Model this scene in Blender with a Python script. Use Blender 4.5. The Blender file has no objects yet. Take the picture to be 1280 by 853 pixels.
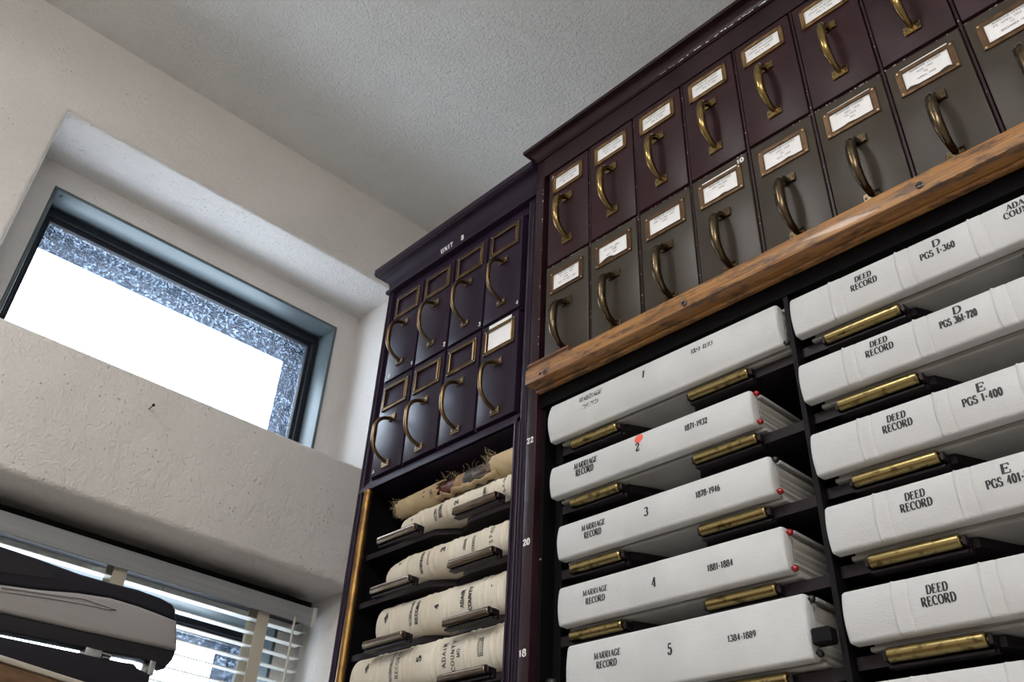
import bpy, bmesh, math, random
from mathutils import Matrix, Vector
random.seed(7)
SC = bpy.context.scene
COL = SC.collection
H = 0.80            # camera height above the floor; all z below are measured from the camera's height

# ------------------------------------------------------------------ camera
cam_d = bpy.data.cameras.new('camera'); cam = bpy.data.objects.new('camera', cam_d); COL.objects.link(cam)
cam_d.sensor_width = 36.0; cam_d.sensor_fit = 'HORIZONTAL'
cam_d.lens = 1144.94 / 1280 * 36.0
cam_d.shift_x = 0.03568; cam_d.shift_y = -0.07544
cam_d.clip_start = 0.02
right = Vector((0.66238, 0.74587, 0.06960)); fwd = Vector((-0.61863, 0.49219, 0.61240))
right.normalize(); fwd = (fwd - right * fwd.dot(right)).normalized(); up = right.cross(fwd)
cam.matrix_world = Matrix(((right.x, up.x, -fwd.x, 0), (right.y, up.y, -fwd.y, 0), (right.z, up.z, -fwd.z, H), (0, 0, 0, 1)))
SC.camera = cam

# ------------------------------------------------------------------ overcast daylight
SKY = 6.8
w = bpy.data.worlds.new('overcast_sky'); SC.world = w; w.use_nodes = True
bg = w.node_tree.nodes['Background']; bg.inputs[0].default_value = (0.86, 0.94, 1.0, 1); bg.inputs[1].default_value = SKY

# ------------------------------------------------------------------ exposure
vs = SC.view_settings
vs.view_transform = 'Standard'; vs.look = 'None'; vs.gamma = 1.0; vs.use_curve_mapping = False
vs.exposure = 0.56
LAMP = 21.5          # radiance of the fluorescent diffusers

# ------------------------------------------------------------------ materials
MATS = {}
def mat(name, col, rough=0.5, metal=0.0, var=0.0, vscale=8.0, col2=None, bump=0.0, bscale=200.0, bdist=0.002,
        spec=0.5, coat=0.0, vdetail=6.0, vmin=0.35, vmax=0.65, stretch=None, rvar=0.0):
    m = bpy.data.materials.new(name); m.use_nodes = True; nt = m.node_tree; N = nt.nodes; L = nt.links
    p = N['Principled BSDF']
    p.inputs['Base Color'].default_value = (*col, 1); p.inputs['Roughness'].default_value = rough
    p.inputs['Metallic'].default_value = metal; p.inputs['Specular IOR Level'].default_value = spec
    p.inputs['Coat Weight'].default_value = coat
    tc = N.new('ShaderNodeTexCoord'); src = tc.outputs['Object']
    if stretch:
        mp = N.new('ShaderNodeMapping'); mp.inputs['Scale'].default_value = stretch; L.new(src, mp.inputs[0]); src = mp.outputs[0]
    if var or col2 or rvar:
        n = N.new('ShaderNodeTexNoise'); n.inputs['Scale'].default_value = vscale; n.inputs['Detail'].default_value = vdetail
        L.new(src, n.inputs['Vector'])
        r = N.new('ShaderNodeValToRGB'); r.color_ramp.elements[0].position = vmin; r.color_ramp.elements[1].position = vmax
        c2 = col2 if col2 else tuple(c * (1 - var) for c in col)
        r.color_ramp.elements[0].color = (*c2, 1); r.color_ramp.elements[1].color = (*col, 1)
        L.new(n.outputs['Fac'], r.inputs[0]); L.new(r.outputs[0], p.inputs['Base Color'])
        if rvar:
            mr = N.new('ShaderNodeMapRange'); mr.inputs['From Min'].default_value = 0.3; mr.inputs['From Max'].default_value = 0.7
            mr.inputs['To Min'].default_value = max(0.02, rough - rvar); mr.inputs['To Max'].default_value = rough + rvar
            L.new(n.outputs['Fac'], mr.inputs[0]); L.new(mr.outputs[0], p.inputs['Roughness'])
    if bump:
        b = N.new('ShaderNodeBump'); b.inputs['Strength'].default_value = bump; b.inputs['Distance'].default_value = bdist
        n2 = N.new('ShaderNodeTexNoise'); n2.inputs['Scale'].default_value = bscale; n2.inputs['Detail'].default_value = 5
        L.new(src, n2.inputs['Vector']); L.new(n2.outputs['Fac'], b.inputs['Height']); L.new(b.outputs[0], p.inputs['Normal'])
    MATS[name] = m
    return m

def plaster(name, col, bump, stipple=False):
    """painted plaster: trowel swirls plus small pits"""
    m = mat(name, col, 0.75, var=0.10, vscale=2.5, spec=0.25)
    nt = m.node_tree; N = nt.nodes; L = nt.links; p = N['Principled BSDF']
    tc = N.new('ShaderNodeTexCoord')
    n1 = N.new('ShaderNodeTexNoise'); n1.inputs['Scale'].default_value = 55; n1.inputs['Detail'].default_value = 4; n1.inputs['Distortion'].default_value = 1.5
    n2 = N.new('ShaderNodeTexNoise'); n2.inputs['Scale'].default_value = 9; n2.inputs['Detail'].default_value = 3
    v = N.new('ShaderNodeTexVoronoi'); v.inputs['Scale'].default_value = 60
    for n in (n1, n2, v): L.new(tc.outputs['Object'], n.inputs['Vector'])
    pit = N.new('ShaderNodeMapRange'); pit.inputs['From Min'].default_value = 0.06; pit.inputs['From Max'].default_value = 0.16
    L.new(v.outputs['Distance'], pit.inputs[0])
    gate = N.new('ShaderNodeMapRange'); gate.inputs['From Min'].default_value = 0.5; gate.inputs['From Max'].default_value = 0.62; gate.inputs['To Min'].default_value = 1.0; gate.inputs['To Max'].default_value = 0.0
    L.new(n2.outputs['Fac'], gate.inputs[0])
    mx = N.new('ShaderNodeMath'); mx.operation = 'MAXIMUM'; L.new(pit.outputs[0], mx.inputs[0]); L.new(gate.outputs[0], mx.inputs[1])
    a = N.new('ShaderNodeMath'); a.operation = 'MULTIPLY_ADD'; L.new(n1.outputs['Fac'], a.inputs[0]); a.inputs[1].default_value = 0.8; L.new(mx.outputs[0], a.inputs[2])
    a2 = N.new('ShaderNodeMath'); a2.operation = 'MULTIPLY_ADD'; L.new(n2.outputs['Fac'], a2.inputs[0]); a2.inputs[1].default_value = 1.6; L.new(a.outputs[0], a2.inputs[2])
    b = N.new('ShaderNodeBump'); b.inputs['Strength'].default_value = bump; b.inputs['Distance'].default_value = 0.005
    if stipple:
        n3 = N.new('ShaderNodeTexNoise'); n3.inputs['Scale'].default_value = 105; n3.inputs['Detail'].default_value = 3; n3.inputs['Distortion'].default_value = 0.8
        L.new(tc.outputs['Object'], n3.inputs['Vector'])
        a3 = N.new('ShaderNodeMath'); a3.operation = 'MULTIPLY_ADD'; L.new(n3.outputs['Fac'], a3.inputs[0]); a3.inputs[1].default_value = 1.8; L.new(a2.outputs[0], a3.inputs[2]); a2 = a3
    L.new(a2.outputs[0], b.inputs['Height']); L.new(b.outputs[0], p.inputs['Normal'])
    return m

plaster('wall_paint', (0.67, 0.637, 0.608), 0.9)
plaster('ceiling_paint', (0.71, 0.715, 0.705), 0.8, True)
mat('trim_paint', (0.55, 0.53, 0.48), 0.6, var=0.08)
mat('floor_tile', (0.50, 0.46, 0.40), 0.5, var=0.2)
mat('maroon', (0.032, 0.0105, 0.0145), 0.44, var=0.35, vscale=14, bump=0.14, bscale=350, spec=0.22, rvar=0.08)
mat('maroon_frame', (0.024, 0.008, 0.012), 0.40, var=0.4, vscale=10, bump=0.10, bscale=300, spec=0.24, rvar=0.1)
mat("olive", (0.046, 0.036, 0.027), 0.40, var=0.25, vscale=9, bump=0.03, bscale=250, spec=0.30, rvar=0.08)
mat("violet", (0.019, 0.0095, 0.024), 0.36, var=0.25, vscale=12, bump=0.025, bscale=160, spec=0.27, rvar=0.05)
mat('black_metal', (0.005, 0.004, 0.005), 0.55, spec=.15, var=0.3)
mat('shelf_metal', (0.013, 0.008, 0.011), 0.45, spec=.25, var=0.3)
mat('inner_black', (0.004, 0.0035, 0.004), 0.8, spec=.1)
mat('brass', (0.33, 0.225, 0.085), 0.25, 1.0, col2=(0.13, 0.09, 0.04), vscale=22, vmin=.3, vmax=.6, rvar=0.05)
mat('old_brass', (0.25, 0.165, 0.08), 0.32, 1.0, col2=(0.13, 0.085, 0.045), vscale=20, rvar=0.04)
mat('frame_brass', (0.27, 0.165, 0.065), 0.42, 0.8, col2=(0.15, 0.09, 0.04), vscale=60)
mat('bronze', (0.115, 0.085, 0.05), 0.27, 1.0, col2=(0.075, 0.055, 0.034), vscale=18, rvar=0.04)
mat('copper', (0.15, 0.09, 0.05), 0.42, 0.9, col2=(0.09, 0.055, 0.032), vscale=60)
mat('roller_brass', (0.35, 0.275, 0.12), 0.27, 1.0, col2=(0.13, 0.095, 0.04), vscale=70, vmin=0.34, vmax=0.46, stretch=(1.0, 1.6, 1.6))
mat('roller_steel', (0.22, 0.165, 0.125), 0.27, 1.0, col2=(0.15, 0.11, 0.08), vscale=30)
mat('pipe_brass', (0.30, 0.17, 0.05), 0.38, 0.9, col2=(0.15, 0.08, 0.03), vscale=25)
mat('screw', (0.11, 0.10, 0.10), 0.4, 1.0, var=0.3, vscale=80)
mat('screw_bright', (0.6, 0.42, 0.25), 0.3, 1.0)
def wood():
    m = mat('rail_wood', (0.36, 0.19, 0.075), 0.42, spec=0.4, coat=0.15)
    nt = m.node_tree; N = nt.nodes; L = nt.links; p = N['Principled BSDF']
    tc = N.new('ShaderNodeTexCoord'); mp = N.new('ShaderNodeMapping'); mp.inputs['Scale'].default_value = (3, 110, 110); L.new(tc.outputs['Object'], mp.inputs[0])
    n = N.new('ShaderNodeTexNoise'); n.inputs['Scale'].default_value = 2.2; n.inputs['Detail'].default_value = 8; n.inputs['Distortion'].default_value = 0.25
    L.new(mp.outputs[0], n.inputs['Vector'])
    r = N.new('ShaderNodeValToRGB'); e = r.color_ramp.elements
    e[0].position = 0.30; e[0].color = (0.17, 0.065, 0.018, 1); e[1].position = 0.66; e[1].color = (0.37, 0.185, 0.06, 1)
    L.new(n.outputs['Fac'], r.inputs[0])
    # dark worn patches, stretched along the rail
    mp2 = N.new('ShaderNodeMapping'); mp2.inputs['Scale'].default_value = (9, 26, 40); L.new(tc.outputs['Object'], mp2.inputs[0])
    n2 = N.new('ShaderNodeTexNoise'); n2.inputs['Scale'].default_value = 2.0; n2.inputs['Detail'].default_value = 9; n2.inputs['Roughness'].default_value = 0.72
    L.new(mp2.outputs[0], n2.inputs['Vector'])
    mr = N.new('ShaderNodeMapRange'); mr.inputs['From Min'].default_value = 0.50; mr.inputs['From Max'].default_value = 0.60; mr.inputs['To Max'].default_value = 0.82
    L.new(n2.outputs['Fac'], mr.inputs[0])
    mix = N.new('ShaderNodeMixRGB'); L.new(mr.outputs[0], mix.inputs[0]); L.new(r.outputs[0], mix.inputs[1]); mix.inputs[2].default_value = (0.055, 0.032, 0.024, 1)
    L.new(mix.outputs[0], p.inputs['Base Color'])
    b = N.new('ShaderNodeBump'); b.inputs['Strength'].default_value = 0.12; b.inputs['Distance'].default_value = 0.0008
    L.new(n2.outputs['Fac'], b.inputs['Height']); L.new(b.outputs[0], p.inputs['Normal'])
wood()
mat('old_wood', (0.17, 0.075, 0.035), 0.55, var=0.5, vscale=6, stretch=(4, 40, 40))
def canvas(name, col, col2, weave):
    m = mat(name, col, 0.85, col2=col2, vscale=9, spec=0.15)
    nt = m.node_tree; N = nt.nodes; L = nt.links; p = N['Principled BSDF']
    tc = N.new('ShaderNodeTexCoord')
    h = None
    for sc_ in ((weave * 8, weave * 2, weave * 2), (weave * 2, weave * 2, weave * 8)):      # warp and weft
        mp = N.new('ShaderNodeMapping'); mp.inputs['Scale'].default_value = sc_; L.new(tc.outputs['Object'], mp.inputs[0])
        wv = N.new('ShaderNodeTexNoise'); wv.inputs['Scale'].default_value = 0.55; wv.inputs['Detail'].default_value = 3; L.new(mp.outputs[0], wv.inputs['Vector'])
        if h is None: h = wv.outputs['Fac']
        else:
            a = N.new('ShaderNodeMath'); a.operation = 'ADD'; L.new(h, a.inputs[0]); L.new(wv.outputs['Fac'], a.inputs[1]); h = a.outputs[0]
    b = N.new('ShaderNodeBump'); b.inputs['Strength'].default_value = 0.45; b.inputs['Distance'].default_value = 0.0010
    L.new(h, b.inputs['Height']); L.new(b.outputs[0], p.inputs['Normal'])
canvas('canvas_white', (0.56, 0.568, 0.575), (0.49, 0.493, 0.495), 190)
canvas('canvas_coarse', (0.565, 0.57, 0.58), (0.495, 0.497, 0.50), 150)
canvas('canvas_cream', (0.66, 0.61, 0.52), (0.52, 0.46, 0.37), 210)
canvas('canvas_tan', (0.46, 0.36, 0.22), (0.30, 0.215, 0.12), 160)
mat('fibre', (0.42, 0.33, 0.20), 0.9)
mat('board_cloth', (0.34, 0.335, 0.325), 0.8, var=0.15, vscale=12, bump=0.1, bscale=500)
mat('page_paper', (0.50, 0.47, 0.42), 0.85, var=0.45, vscale=4, stretch=(1, 1, 90))
mat('leather_red', (0.095, 0.018, 0.014), 0.35, var=0.4, vscale=20)
mat('leather_tan', (0.30, 0.19, 0.10), 0.6, var=0.5, vscale=40)
mat('leather_black', (0.025, 0.022, 0.020), 0.45, col2=(0.13, 0.105, 0.06), vscale=60, vmin=0.36, vmax=0.42)
mat('leather_purple', (0.06, 0.022, 0.035), 0.45, var=0.5, vscale=30)
mat('ink', (0.012, 0.012, 0.016), 0.6)
mat('ink_blue', (0.03, 0.025, 0.16), 0.6)
mat('typed_ink', (0.14, 0.13, 0.13), 0.7)
mat('white_paint', (0.80, 0.80, 0.78), 0.5)
mat('chip_paint', (0.40, 0.37, 0.36), 0.6)
mat('card', (0.80, 0.80, 0.81), 0.7, var=0.08, vscale=30, bump=0.15, bscale=80)
mat('coral', (0.75, 0.11, 0.07), 0.55)
mat('stain', (0.55, 0.40, 0.36), 0.85)
mat('red_plastic', (0.28, 0.010, 0.012), 0.22, coat=0.3)
mat('black_cap', (0.015, 0.015, 0.015), 0.3)
mat('frame_metal', (0.10, 0.125, 0.135), 0.42, 0.2, var=0.15, vscale=6)
mat('sash_metal', (0.020, 0.024, 0.032), 0.6, 0.0, var=0.2, spec=.2)
mat('outer_reveal', (0.008, 0.013, 0.024), 0.9, var=0.5, vscale=30, spec=.02)
mat('blind_white', (0.66, 0.65, 0.60), 0.45, var=0.06)
mat('valance_grey', (0.34, 0.35, 0.355), 0.5, var=0.12, vscale=5, stretch=(30, 1, 30))
mat('tape_beige', (0.50, 0.45, 0.36), 0.8, bump=0.2, bscale=600)
mat('cord_white', (0.55, 0.52, 0.45), 0.7)
mat('machine_black', (0.010, 0.0095, 0.014), 0.38, spec=.25, bump=0.08, bscale=700)
mat('machine_silver', (0.27, 0.255, 0.255), 0.42, 0.25)
mat('machine_dark', (0.012, 0.011, 0.014), 0.5, spec=.25)
mat('steel', (0.5, 0.52, 0.53), 0.3, 1.0)
mat('counter_edge', (0.60, 0.55, 0.47), 0.5, var=0.2)
mat('counter_wood', (0.20, 0.115, 0.055), 0.5, var=0.4, vscale=5, stretch=(30, 2, 30))
mat('nail_steel', (0.02, 0.02, 0.022), 0.45, 0.6)
mat('fixture_white', (0.75, 0.75, 0.73), 0.5)

def worn_ink(name, lo, hi):
    m = bpy.data.materials.new(name); m.use_nodes = True; nt = m.node_tree; N = nt.nodes; L = nt.links
    p = N['Principled BSDF']; p.inputs['Base Color'].default_value = (0.03, 0.03, 0.035, 1); p.inputs['Roughness'].default_value = 0.7
    tc = N.new('ShaderNodeTexCoord'); n = N.new('ShaderNodeTexNoise'); n.inputs['Scale'].default_value = 330; n.inputs['Detail'].default_value = 3
    L.new(tc.outputs['Object'], n.inputs['Vector'])
    mr = N.new('ShaderNodeMapRange'); mr.inputs['From Min'].default_value = lo; mr.inputs['From Max'].default_value = hi
    L.new(n.outputs['Fac'], mr.inputs[0])
    t = N.new('ShaderNodeBsdfTransparent'); mx = N.new('ShaderNodeMixShader')
    L.new(mr.outputs[0], mx.inputs[0]); L.new(t.outputs[0], mx.inputs[1]); L.new(p.outputs[0], mx.inputs[2])
    L.new(mx.outputs[0], N['Material Output'].inputs[0]); MATS[name] = m
worn_ink('worn_ink', 0.40, 0.48); worn_ink('faded_ink', 0.49, 0.56)
def frosted_glass():
    """window glass splashed with frost: clear glass carrying pale translucent flecks"""
    m = bpy.data.materials.new('frosted_glass'); m.use_nodes = True; nt = m.node_tree; N = nt.nodes; L = nt.links
    N.remove(N['Principled BSDF'])
    tc = N.new('ShaderNodeTexCoord')
    tr = N.new('ShaderNodeBsdfTransparent'); tr.inputs[0].default_value = (0.93, 0.96, 1.0, 1)
    gl = N.new('ShaderNodeBsdfGlossy'); gl.inputs['Roughness'].default_value = 0.05
    m1 = N.new('ShaderNodeMixShader'); m1.inputs[0].default_value = 0.06; L.new(tr.outputs[0], m1.inputs[1]); L.new(gl.outputs[0], m1.inputs[2])
    tl = N.new('ShaderNodeBsdfTranslucent'); tl.inputs[0].default_value = (0.50, 0.62, 0.80, 1)
    v = N.new('ShaderNodeTexVoronoi'); v.inputs['Scale'].default_value = 115; v.inputs['Randomness'].default_value = 1
    n = N.new('ShaderNodeTexNoise'); n.inputs['Scale'].default_value = 60; n.inputs['Detail'].default_value = 7; n.inputs['Roughness'].default_value = 0.7
    for q in (v, n): L.new(tc.outputs['Object'], q.inputs['Vector'])
    a = N.new('ShaderNodeMapRange'); a.inputs['From Min'].default_value = 0.55; a.inputs['From Max'].default_value = 0.25; L.new(v.outputs['Distance'], a.inputs[0])
    b = N.new('ShaderNodeMapRange'); b.inputs['From Min'].default_value = 0.46; b.inputs['From Max'].default_value = 0.62; L.new(n.outputs['Fac'], b.inputs[0])
    mu = N.new('ShaderNodeMath'); mu.operation = 'MULTIPLY'; L.new(a.outputs[0], mu.inputs[0]); L.new(b.outputs[0], mu.inputs[1])
    sc = N.new('ShaderNodeMath'); sc.operation = 'MULTIPLY_ADD'; L.new(mu.outputs[0], sc.inputs[0]); sc.inputs[1].default_value = 0.34; sc.inputs[2].default_value = 0.020
    mx = N.new('ShaderNodeMixShader'); L.new(sc.outputs[0], mx.inputs[0]); L.new(m1.outputs[0], mx.inputs[1]); L.new(tl.outputs[0], mx.inputs[2])
    L.new(mx.outputs[0], N['Material Output'].inputs[0]); MATS['frosted_glass'] = m
frosted_glass()
def lamp_mat():
    m = bpy.data.materials.new('lamp_diffuser'); m.use_nodes = True; nt = m.node_tree; N = nt.nodes
    p = N['Principled BSDF']; p.inputs['Base Color'].default_value = (0.8, 0.8, 0.8, 1)
    p.inputs['Emission Color'].default_value = (1.0, 0.99, 0.972, 1); p.inputs["Emission Strength"].default_value = LAMP
    MATS['lamp_diffuser'] = m
lamp_mat()

# ------------------------------------------------------------------ mesh helpers
class MB:
    def __init__(s): s.v = []; s.f = []; s.m = []; s.cur = 0
    def add(s, vs_, fs):
        o = len(s.v); s.v += [tuple(p) for p in vs_]; s.f += [tuple(i + o for i in f) for f in fs]; s.m += [s.cur] * len(fs); return s
    def bm(s, b):
        b.verts.index_update(); s.add([v.co[:] for v in b.verts], [[v.index for v in f.verts] for f in b.faces]); b.free(); return s
    def box(s, x0, x1, y0, y1, z0, z1, bev=0.0, seg=2):
        b = bmesh.new(); bmesh.ops.create_cube(b, size=1.0)
        for v in b.verts: v.co = ((x0 + x1) / 2 + v.co.x * (x1 - x0), (y0 + y1) / 2 + v.co.y * (y1 - y0), (z0 + z1) / 2 + v.co.z * (z1 - z0))
        if bev > 0: bmesh.ops.bevel(b, geom=b.edges[:], offset=bev, segments=seg, affect='EDGES', profile=0.5)
        return s.bm(b)
    def tube(s, path, rad, n=10, cap=True):
        path = [Vector(p) for p in path]; k = len(path)
        if not hasattr(rad, '__len__'): rad = [rad] * k
        t0 = (path[1] - path[0]).normalized(); ref = Vector((0, 0, 1)) if abs(t0.z) < 0.9 else Vector((1, 0, 0))
        u = t0.cross(ref).normalized(); V = []
        for i, p in enumerate(path):
            t = (path[min(i + 1, k - 1)] - path[max(i - 1, 0)]).normalized()
            u = (u - t * u.dot(t)).normalized(); q = t.cross(u)
            for j in range(n):
                a = 2 * math.pi * j / n; V.append(p + (u * math.cos(a) + q * math.sin(a)) * rad[i])
        F = [(i * n + j, i * n + (j + 1) % n, (i + 1) * n + (j + 1) % n, (i + 1) * n + j) for i in range(k - 1) for j in range(n)]
        if cap: F += [tuple(reversed(range(n))), tuple((k - 1) * n + j for j in range(n))]
        return s.add(V, F)
    def ball(s, c, r, n=10, m=7, sc=(1, 1, 1)):
        V = [(c[0], c[1], c[2] + r * sc[2])]
        for i in range(1, m):
            a = math.pi * i / m
            for j in range(n):
                b = 2 * math.pi * j / n
                V.append((c[0] + r * sc[0] * math.sin(a) * math.cos(b), c[1] + r * sc[1] * math.sin(a) * math.sin(b), c[2] + r * sc[2] * math.cos(a)))
        V.append((c[0], c[1], c[2] - r * sc[2])); F = []
        for j in range(n): F.append((0, 1 + j, 1 + (j + 1) % n))
        for i in range(m - 2):
            for j in range(n): F.append((1 + i * n + j, 1 + (i + 1) * n + j, 1 + (i + 1) * n + (j + 1) % n, 1 + i * n + (j + 1) % n))
        e = len(V) - 1; b0 = 1 + (m - 2) * n
        for j in range(n): F.append((b0 + j, e, b0 + (j + 1) % n))
        return s.add(V, F)
    def sweep(s, prof, axis, a0, a1, closed=True):
        """extrude a 2-D outline along one axis; prof is in the other two axes in x,y,z order"""
        def P(p, a):
            return (a, p[0], p[1]) if axis == 'x' else (p[0], a, p[1]) if axis == 'y' else (p[0], p[1], a)
        n = len(prof); V = [P(p, a0) for p in prof] + [P(p, a1) for p in prof]
        F = [(i, (i + 1) % n, n + (i + 1) % n, n + i) for i in range(n if closed else n - 1)]
        if closed: F += [tuple(reversed(range(n))), tuple(range(n, 2 * n))]
        return s.add(V, F)
    def mesh(s, name, mats, smooth=35):
        me = bpy.data.meshes.new(name); me.from_pydata(s.v, [], s.f); me.validate()
        for m in (mats if isinstance(mats, (list, tuple)) else [mats]): me.materials.append(MATS[m])
        if len(me.polygons) == len(s.m):
            me.polygons.foreach_set('material_index', s.m)
        b = bmesh.new(); b.from_mesh(me); bmesh.ops.recalc_face_normals(b, faces=b.faces[:]); b.to_mesh(me); b.free()
        if smooth:
            me.polygons.foreach_set('use_smooth', [True] * len(me.polygons)); me.set_sharp_from_angle(angle=math.radians(smooth))
        me.update(); return me

WL = {}
def place(o, parent, loc):
    COL.objects.link(o)
    wl = Vector((loc[0], loc[1], loc[2] + H)); WL[o] = wl
    if parent is not None: o.parent = parent; o.location = wl - WL[parent]
    else: o.location = wl
    return o
def obj(name, mb, mats, parent=None, loc=(0, 0, -H), smooth=35):
    me = mb.mesh(name, mats, smooth) if isinstance(mb, MB) else mb
    return place(bpy.data.objects.new(name, me), parent, loc)
def wobj(name, mb, mats, parent, smooth=35):
    """verts given in world metres relative to camera height; origin goes to the parent's origin (or the mesh's base)"""
    p = WL[parent]; org = (p.x, p.y, p.z - H)
    mb.v = [(a - org[0], b - org[1], c - org[2]) for a, b, c in mb.v]
    return obj(name, mb, mats, parent, org, smooth)
def empty(name, loc):
    o = bpy.data.objects.new(name, None); o.empty_display_size = 0.05; return place(o, None, loc)
def tag(o, label=None, cat=None, group=None, kind=None):
    if label: o['label'] = label
    if cat: o['category'] = cat
    if group: o['group'] = group
    if kind: o['kind'] = kind
    return o

# ------------------------------------------------------------------ drawn lettering (broad-nib strokes with serifs)
def arc(cx, cz, rx, rz, a0, a1, n=12):
    return [(cx + rx * math.cos(math.radians(a0 + (a1 - a0) * i / n)), cz + rz * math.sin(math.radians(a0 + (a1 - a0) * i / n))) for i in range(n + 1)]
# glyph: (width, strokes[(points, pen)], serif spots); pen: None = by direction, 'T' thick, 't' thin
G = {
 'A': (.80, [([(.04, 0), (.40, 1)], 't'), ([(.38, 1), (.74, 0)], 'T'), ([(.17, .33), (.62, .33)], 't')], [(.04, 0), (.74, 0)]),
 'B': (.68, [([(.13, 0), (.13, 1)], 'T'), ([(.13, 1), (.36, 1)] + arc(.36, .76, .20, .24, 90, -90) + [(.13, .52)], None), ([(.13, .52), (.38, .52)] + arc(.38, .26, .22, .26, 90, -90) + [(.13, 0)], None)], []),
 'C': (.72, [(arc(.40, .5, .33, .5, 45, 315, 18), None), ([(.66, .62), (.66, .98)], 't')], []),
 'D': (.76, [([(.13, 0), (.13, 1)], 'T'), ([(.03, 1), (.34, 1)] + arc(.34, .5, .35, .5, 90, -90, 16) + [(.03, 0)], None)], []),
 'E': (.66, [([(.13, 0), (.13, 1)], 'T'), ([(.03, 1), (.57, 1), (.57, .76)], 't'), ([(.13, .52), (.42, .52)], 't'), ([(.42, .40), (.42, .64)], 't'), ([(.03, 0), (.60, 0), (.60, .27)], 't')], []),
 'F': (.62, [([(.13, 0), (.13, 1)], 'T'), ([(.03, 1), (.56, 1), (.56, .76)], 't'), ([(.13, .50), (.42, .50)], 't'), ([(.42, .38), (.42, .62)], 't')], [(.13, 0)]),
 'G': (.78, [(arc(.40, .5, .33, .5, 45, 330, 18), None), ([(.66, .64), (.66, .98)], 't'), ([(.66, 0), (.66, .40)], 'T'), ([(.50, .40), (.76, .40)], 't')], []),
 'I': (.34, [([(.17, 0), (.17, 1)], 'T')], [(.17, 0), (.17, 1)]),
 'J': (.50, [([(.34, 1), (.34, .22)] + arc(.20, .20, .14, .20, 0, -180, 8), None)], [(.34, 1)]),
 'L': (.60, [([(.13, 0), (.13, 1)], 'T'), ([(.03, 0), (.56, 0), (.56, .28)], 't')], [(.13, 1)]),
 'M': (.98, [([(.12, 0), (.12, 1)], 't'), ([(.12, 1), (.46, .05)], 'T'), ([(.46, .05), (.80, 1)], 't'), ([(.83, 0), (.83, 1)], 'T')], [(.12, 0), (.12, 1), (.83, 0), (.83, 1)]),
 'N': (.82, [([(.12, 0), (.12, 1)], 't'), ([(.12, 1), (.68, 0)], 'T'), ([(.68, 0), (.68, 1)], 't')], [(.12, 0), (.10, 1), (.68, 1)]),
 'O': (.80, [(arc(.40, .5, .34, .5, 90, 450, 24), None)], []),
 'P': (.66, [([(.13, 0), (.13, 1)], 'T'), ([(.03, 1), (.36, 1)] + arc(.36, .74, .22, .26, 90, -90) + [(.13, .48)], None)], [(.13, 0)]),
 'R': (.76, [([(.13, 0), (.13, 1)], 'T'), ([(.03, 1), (.36, 1)] + arc(.36, .75, .22, .25, 90, -90) + [(.13, .50)], None), ([(.36, .50), (.62, 0), (.74, .02)], 'T')], [(.13, 0)]),
 'S': (.58, [(arc(.29, .75, .21, .25, 40, 250, 12)[:-1] + [(.30, .50)] + arc(.29, .25, .22, .25, 70, -140, 12), None), ([(.49, .70), (.49, .98)], 't'), ([(.07, .02), (.07, .30)], 't')], []),
 'T': (.70, [([(.35, 0), (.35, 1)], 'T'), ([(.05, .76), (.05, 1), (.65, 1), (.65, .76)], 't')], [(.35, 0)]),
 'U': (.78, [([(.14, 1), (.14, .28)] + arc(.39, .28, .25, .28, 180, 360, 10) + [(.64, 1)], None)], [(.14, 1), (.64, 1)]),
 'V': (.76, [([(.06, 1), (.38, 0)], 'T'), ([(.38, 0), (.70, 1)], 't')], [(.06, 1), (.70, 1)]),
 'X': (.76, [([(.08, 1), (.66, 0)], 'T'), ([(.08, 0), (.66, 1)], 't')], [(.08, 1), (.66, 0)]),
 'Y': (.76, [([(.08, 1), (.38, .45), (.38, 0)], 'T'), ([(.38, .45), (.68, 1)], 't')], [(.08, 1), (.68, 1), (.38, 0)]),
 '0': (.60, [(arc(.30, .5, .22, .5, 90, 450, 20), None)], []),
 '1': (.42, [([(.22, 0), (.22, 1), (.06, .80)], 'T')], [(.22, 0)]),
 '2': (.58, [([(.09, .72)] + arc(.28, .74, .19, .26, 170, -30, 12) + [(.08, .04)], None), ([(.06, .04), (.52, .04), (.52, .22)], 'm')], []),
 '3': (.58, [(arc(.27, .76, .19, .24, 160, -80, 12), None), (arc(.27, .27, .23, .27, 90, -165, 14), None)], []),
 '4': (.60, [([(.40, 0), (.40, 1)], 'T'), ([(.40, .98), (.05, .28), (.57, .28)], 'm')], [(.40, 0)]),
 '5': (.58, [([(.50, 1), (.13, 1), (.11, .54)], 'm'), ([(.11, .54)] + arc(.27, .31, .23, .31, 110, -165, 14), None)], []),
 '6': (.58, [([(.46, .93)] + arc(.44, .40, .34, .56, 100, 190, 8), None), (arc(.29, .30, .21, .30, 90, 450, 18), None)], []),
 '7': (.56, [([(.06, .76), (.06, .98), (.52, .98)], 'm'), ([(.50, .98), (.20, 0)], 'T')], []),
 '8': (.58, [(arc(.29, .76, .18, .24, 90, 450, 16), None), (arc(.29, .27, .22, .27, 90, 450, 16), None)], []),
 '9': (.58, [(arc(.29, .70, .21, .30, 90, 450, 18), None), ([(.50, .70)] + arc(.14, .60, .36, .56, 0, -75, 8), None)], []),
 '-': (.40, [([(.06, .42), (.32, .42)], 'm')], []),
 '.': (.26, [([(.10, 0), (.10, .12)], 'T')], []),
 '&': (.78, [([(.70, 0), (.24, .70)] + arc(.34, .80, .14, .20, 200, -40, 10) + [(.14, .36)] + arc(.28, .22, .20, .22, 150, 330, 10) + [(.68, .50)], None)], []),
 ' ': (.42, [], []),
}
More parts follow.
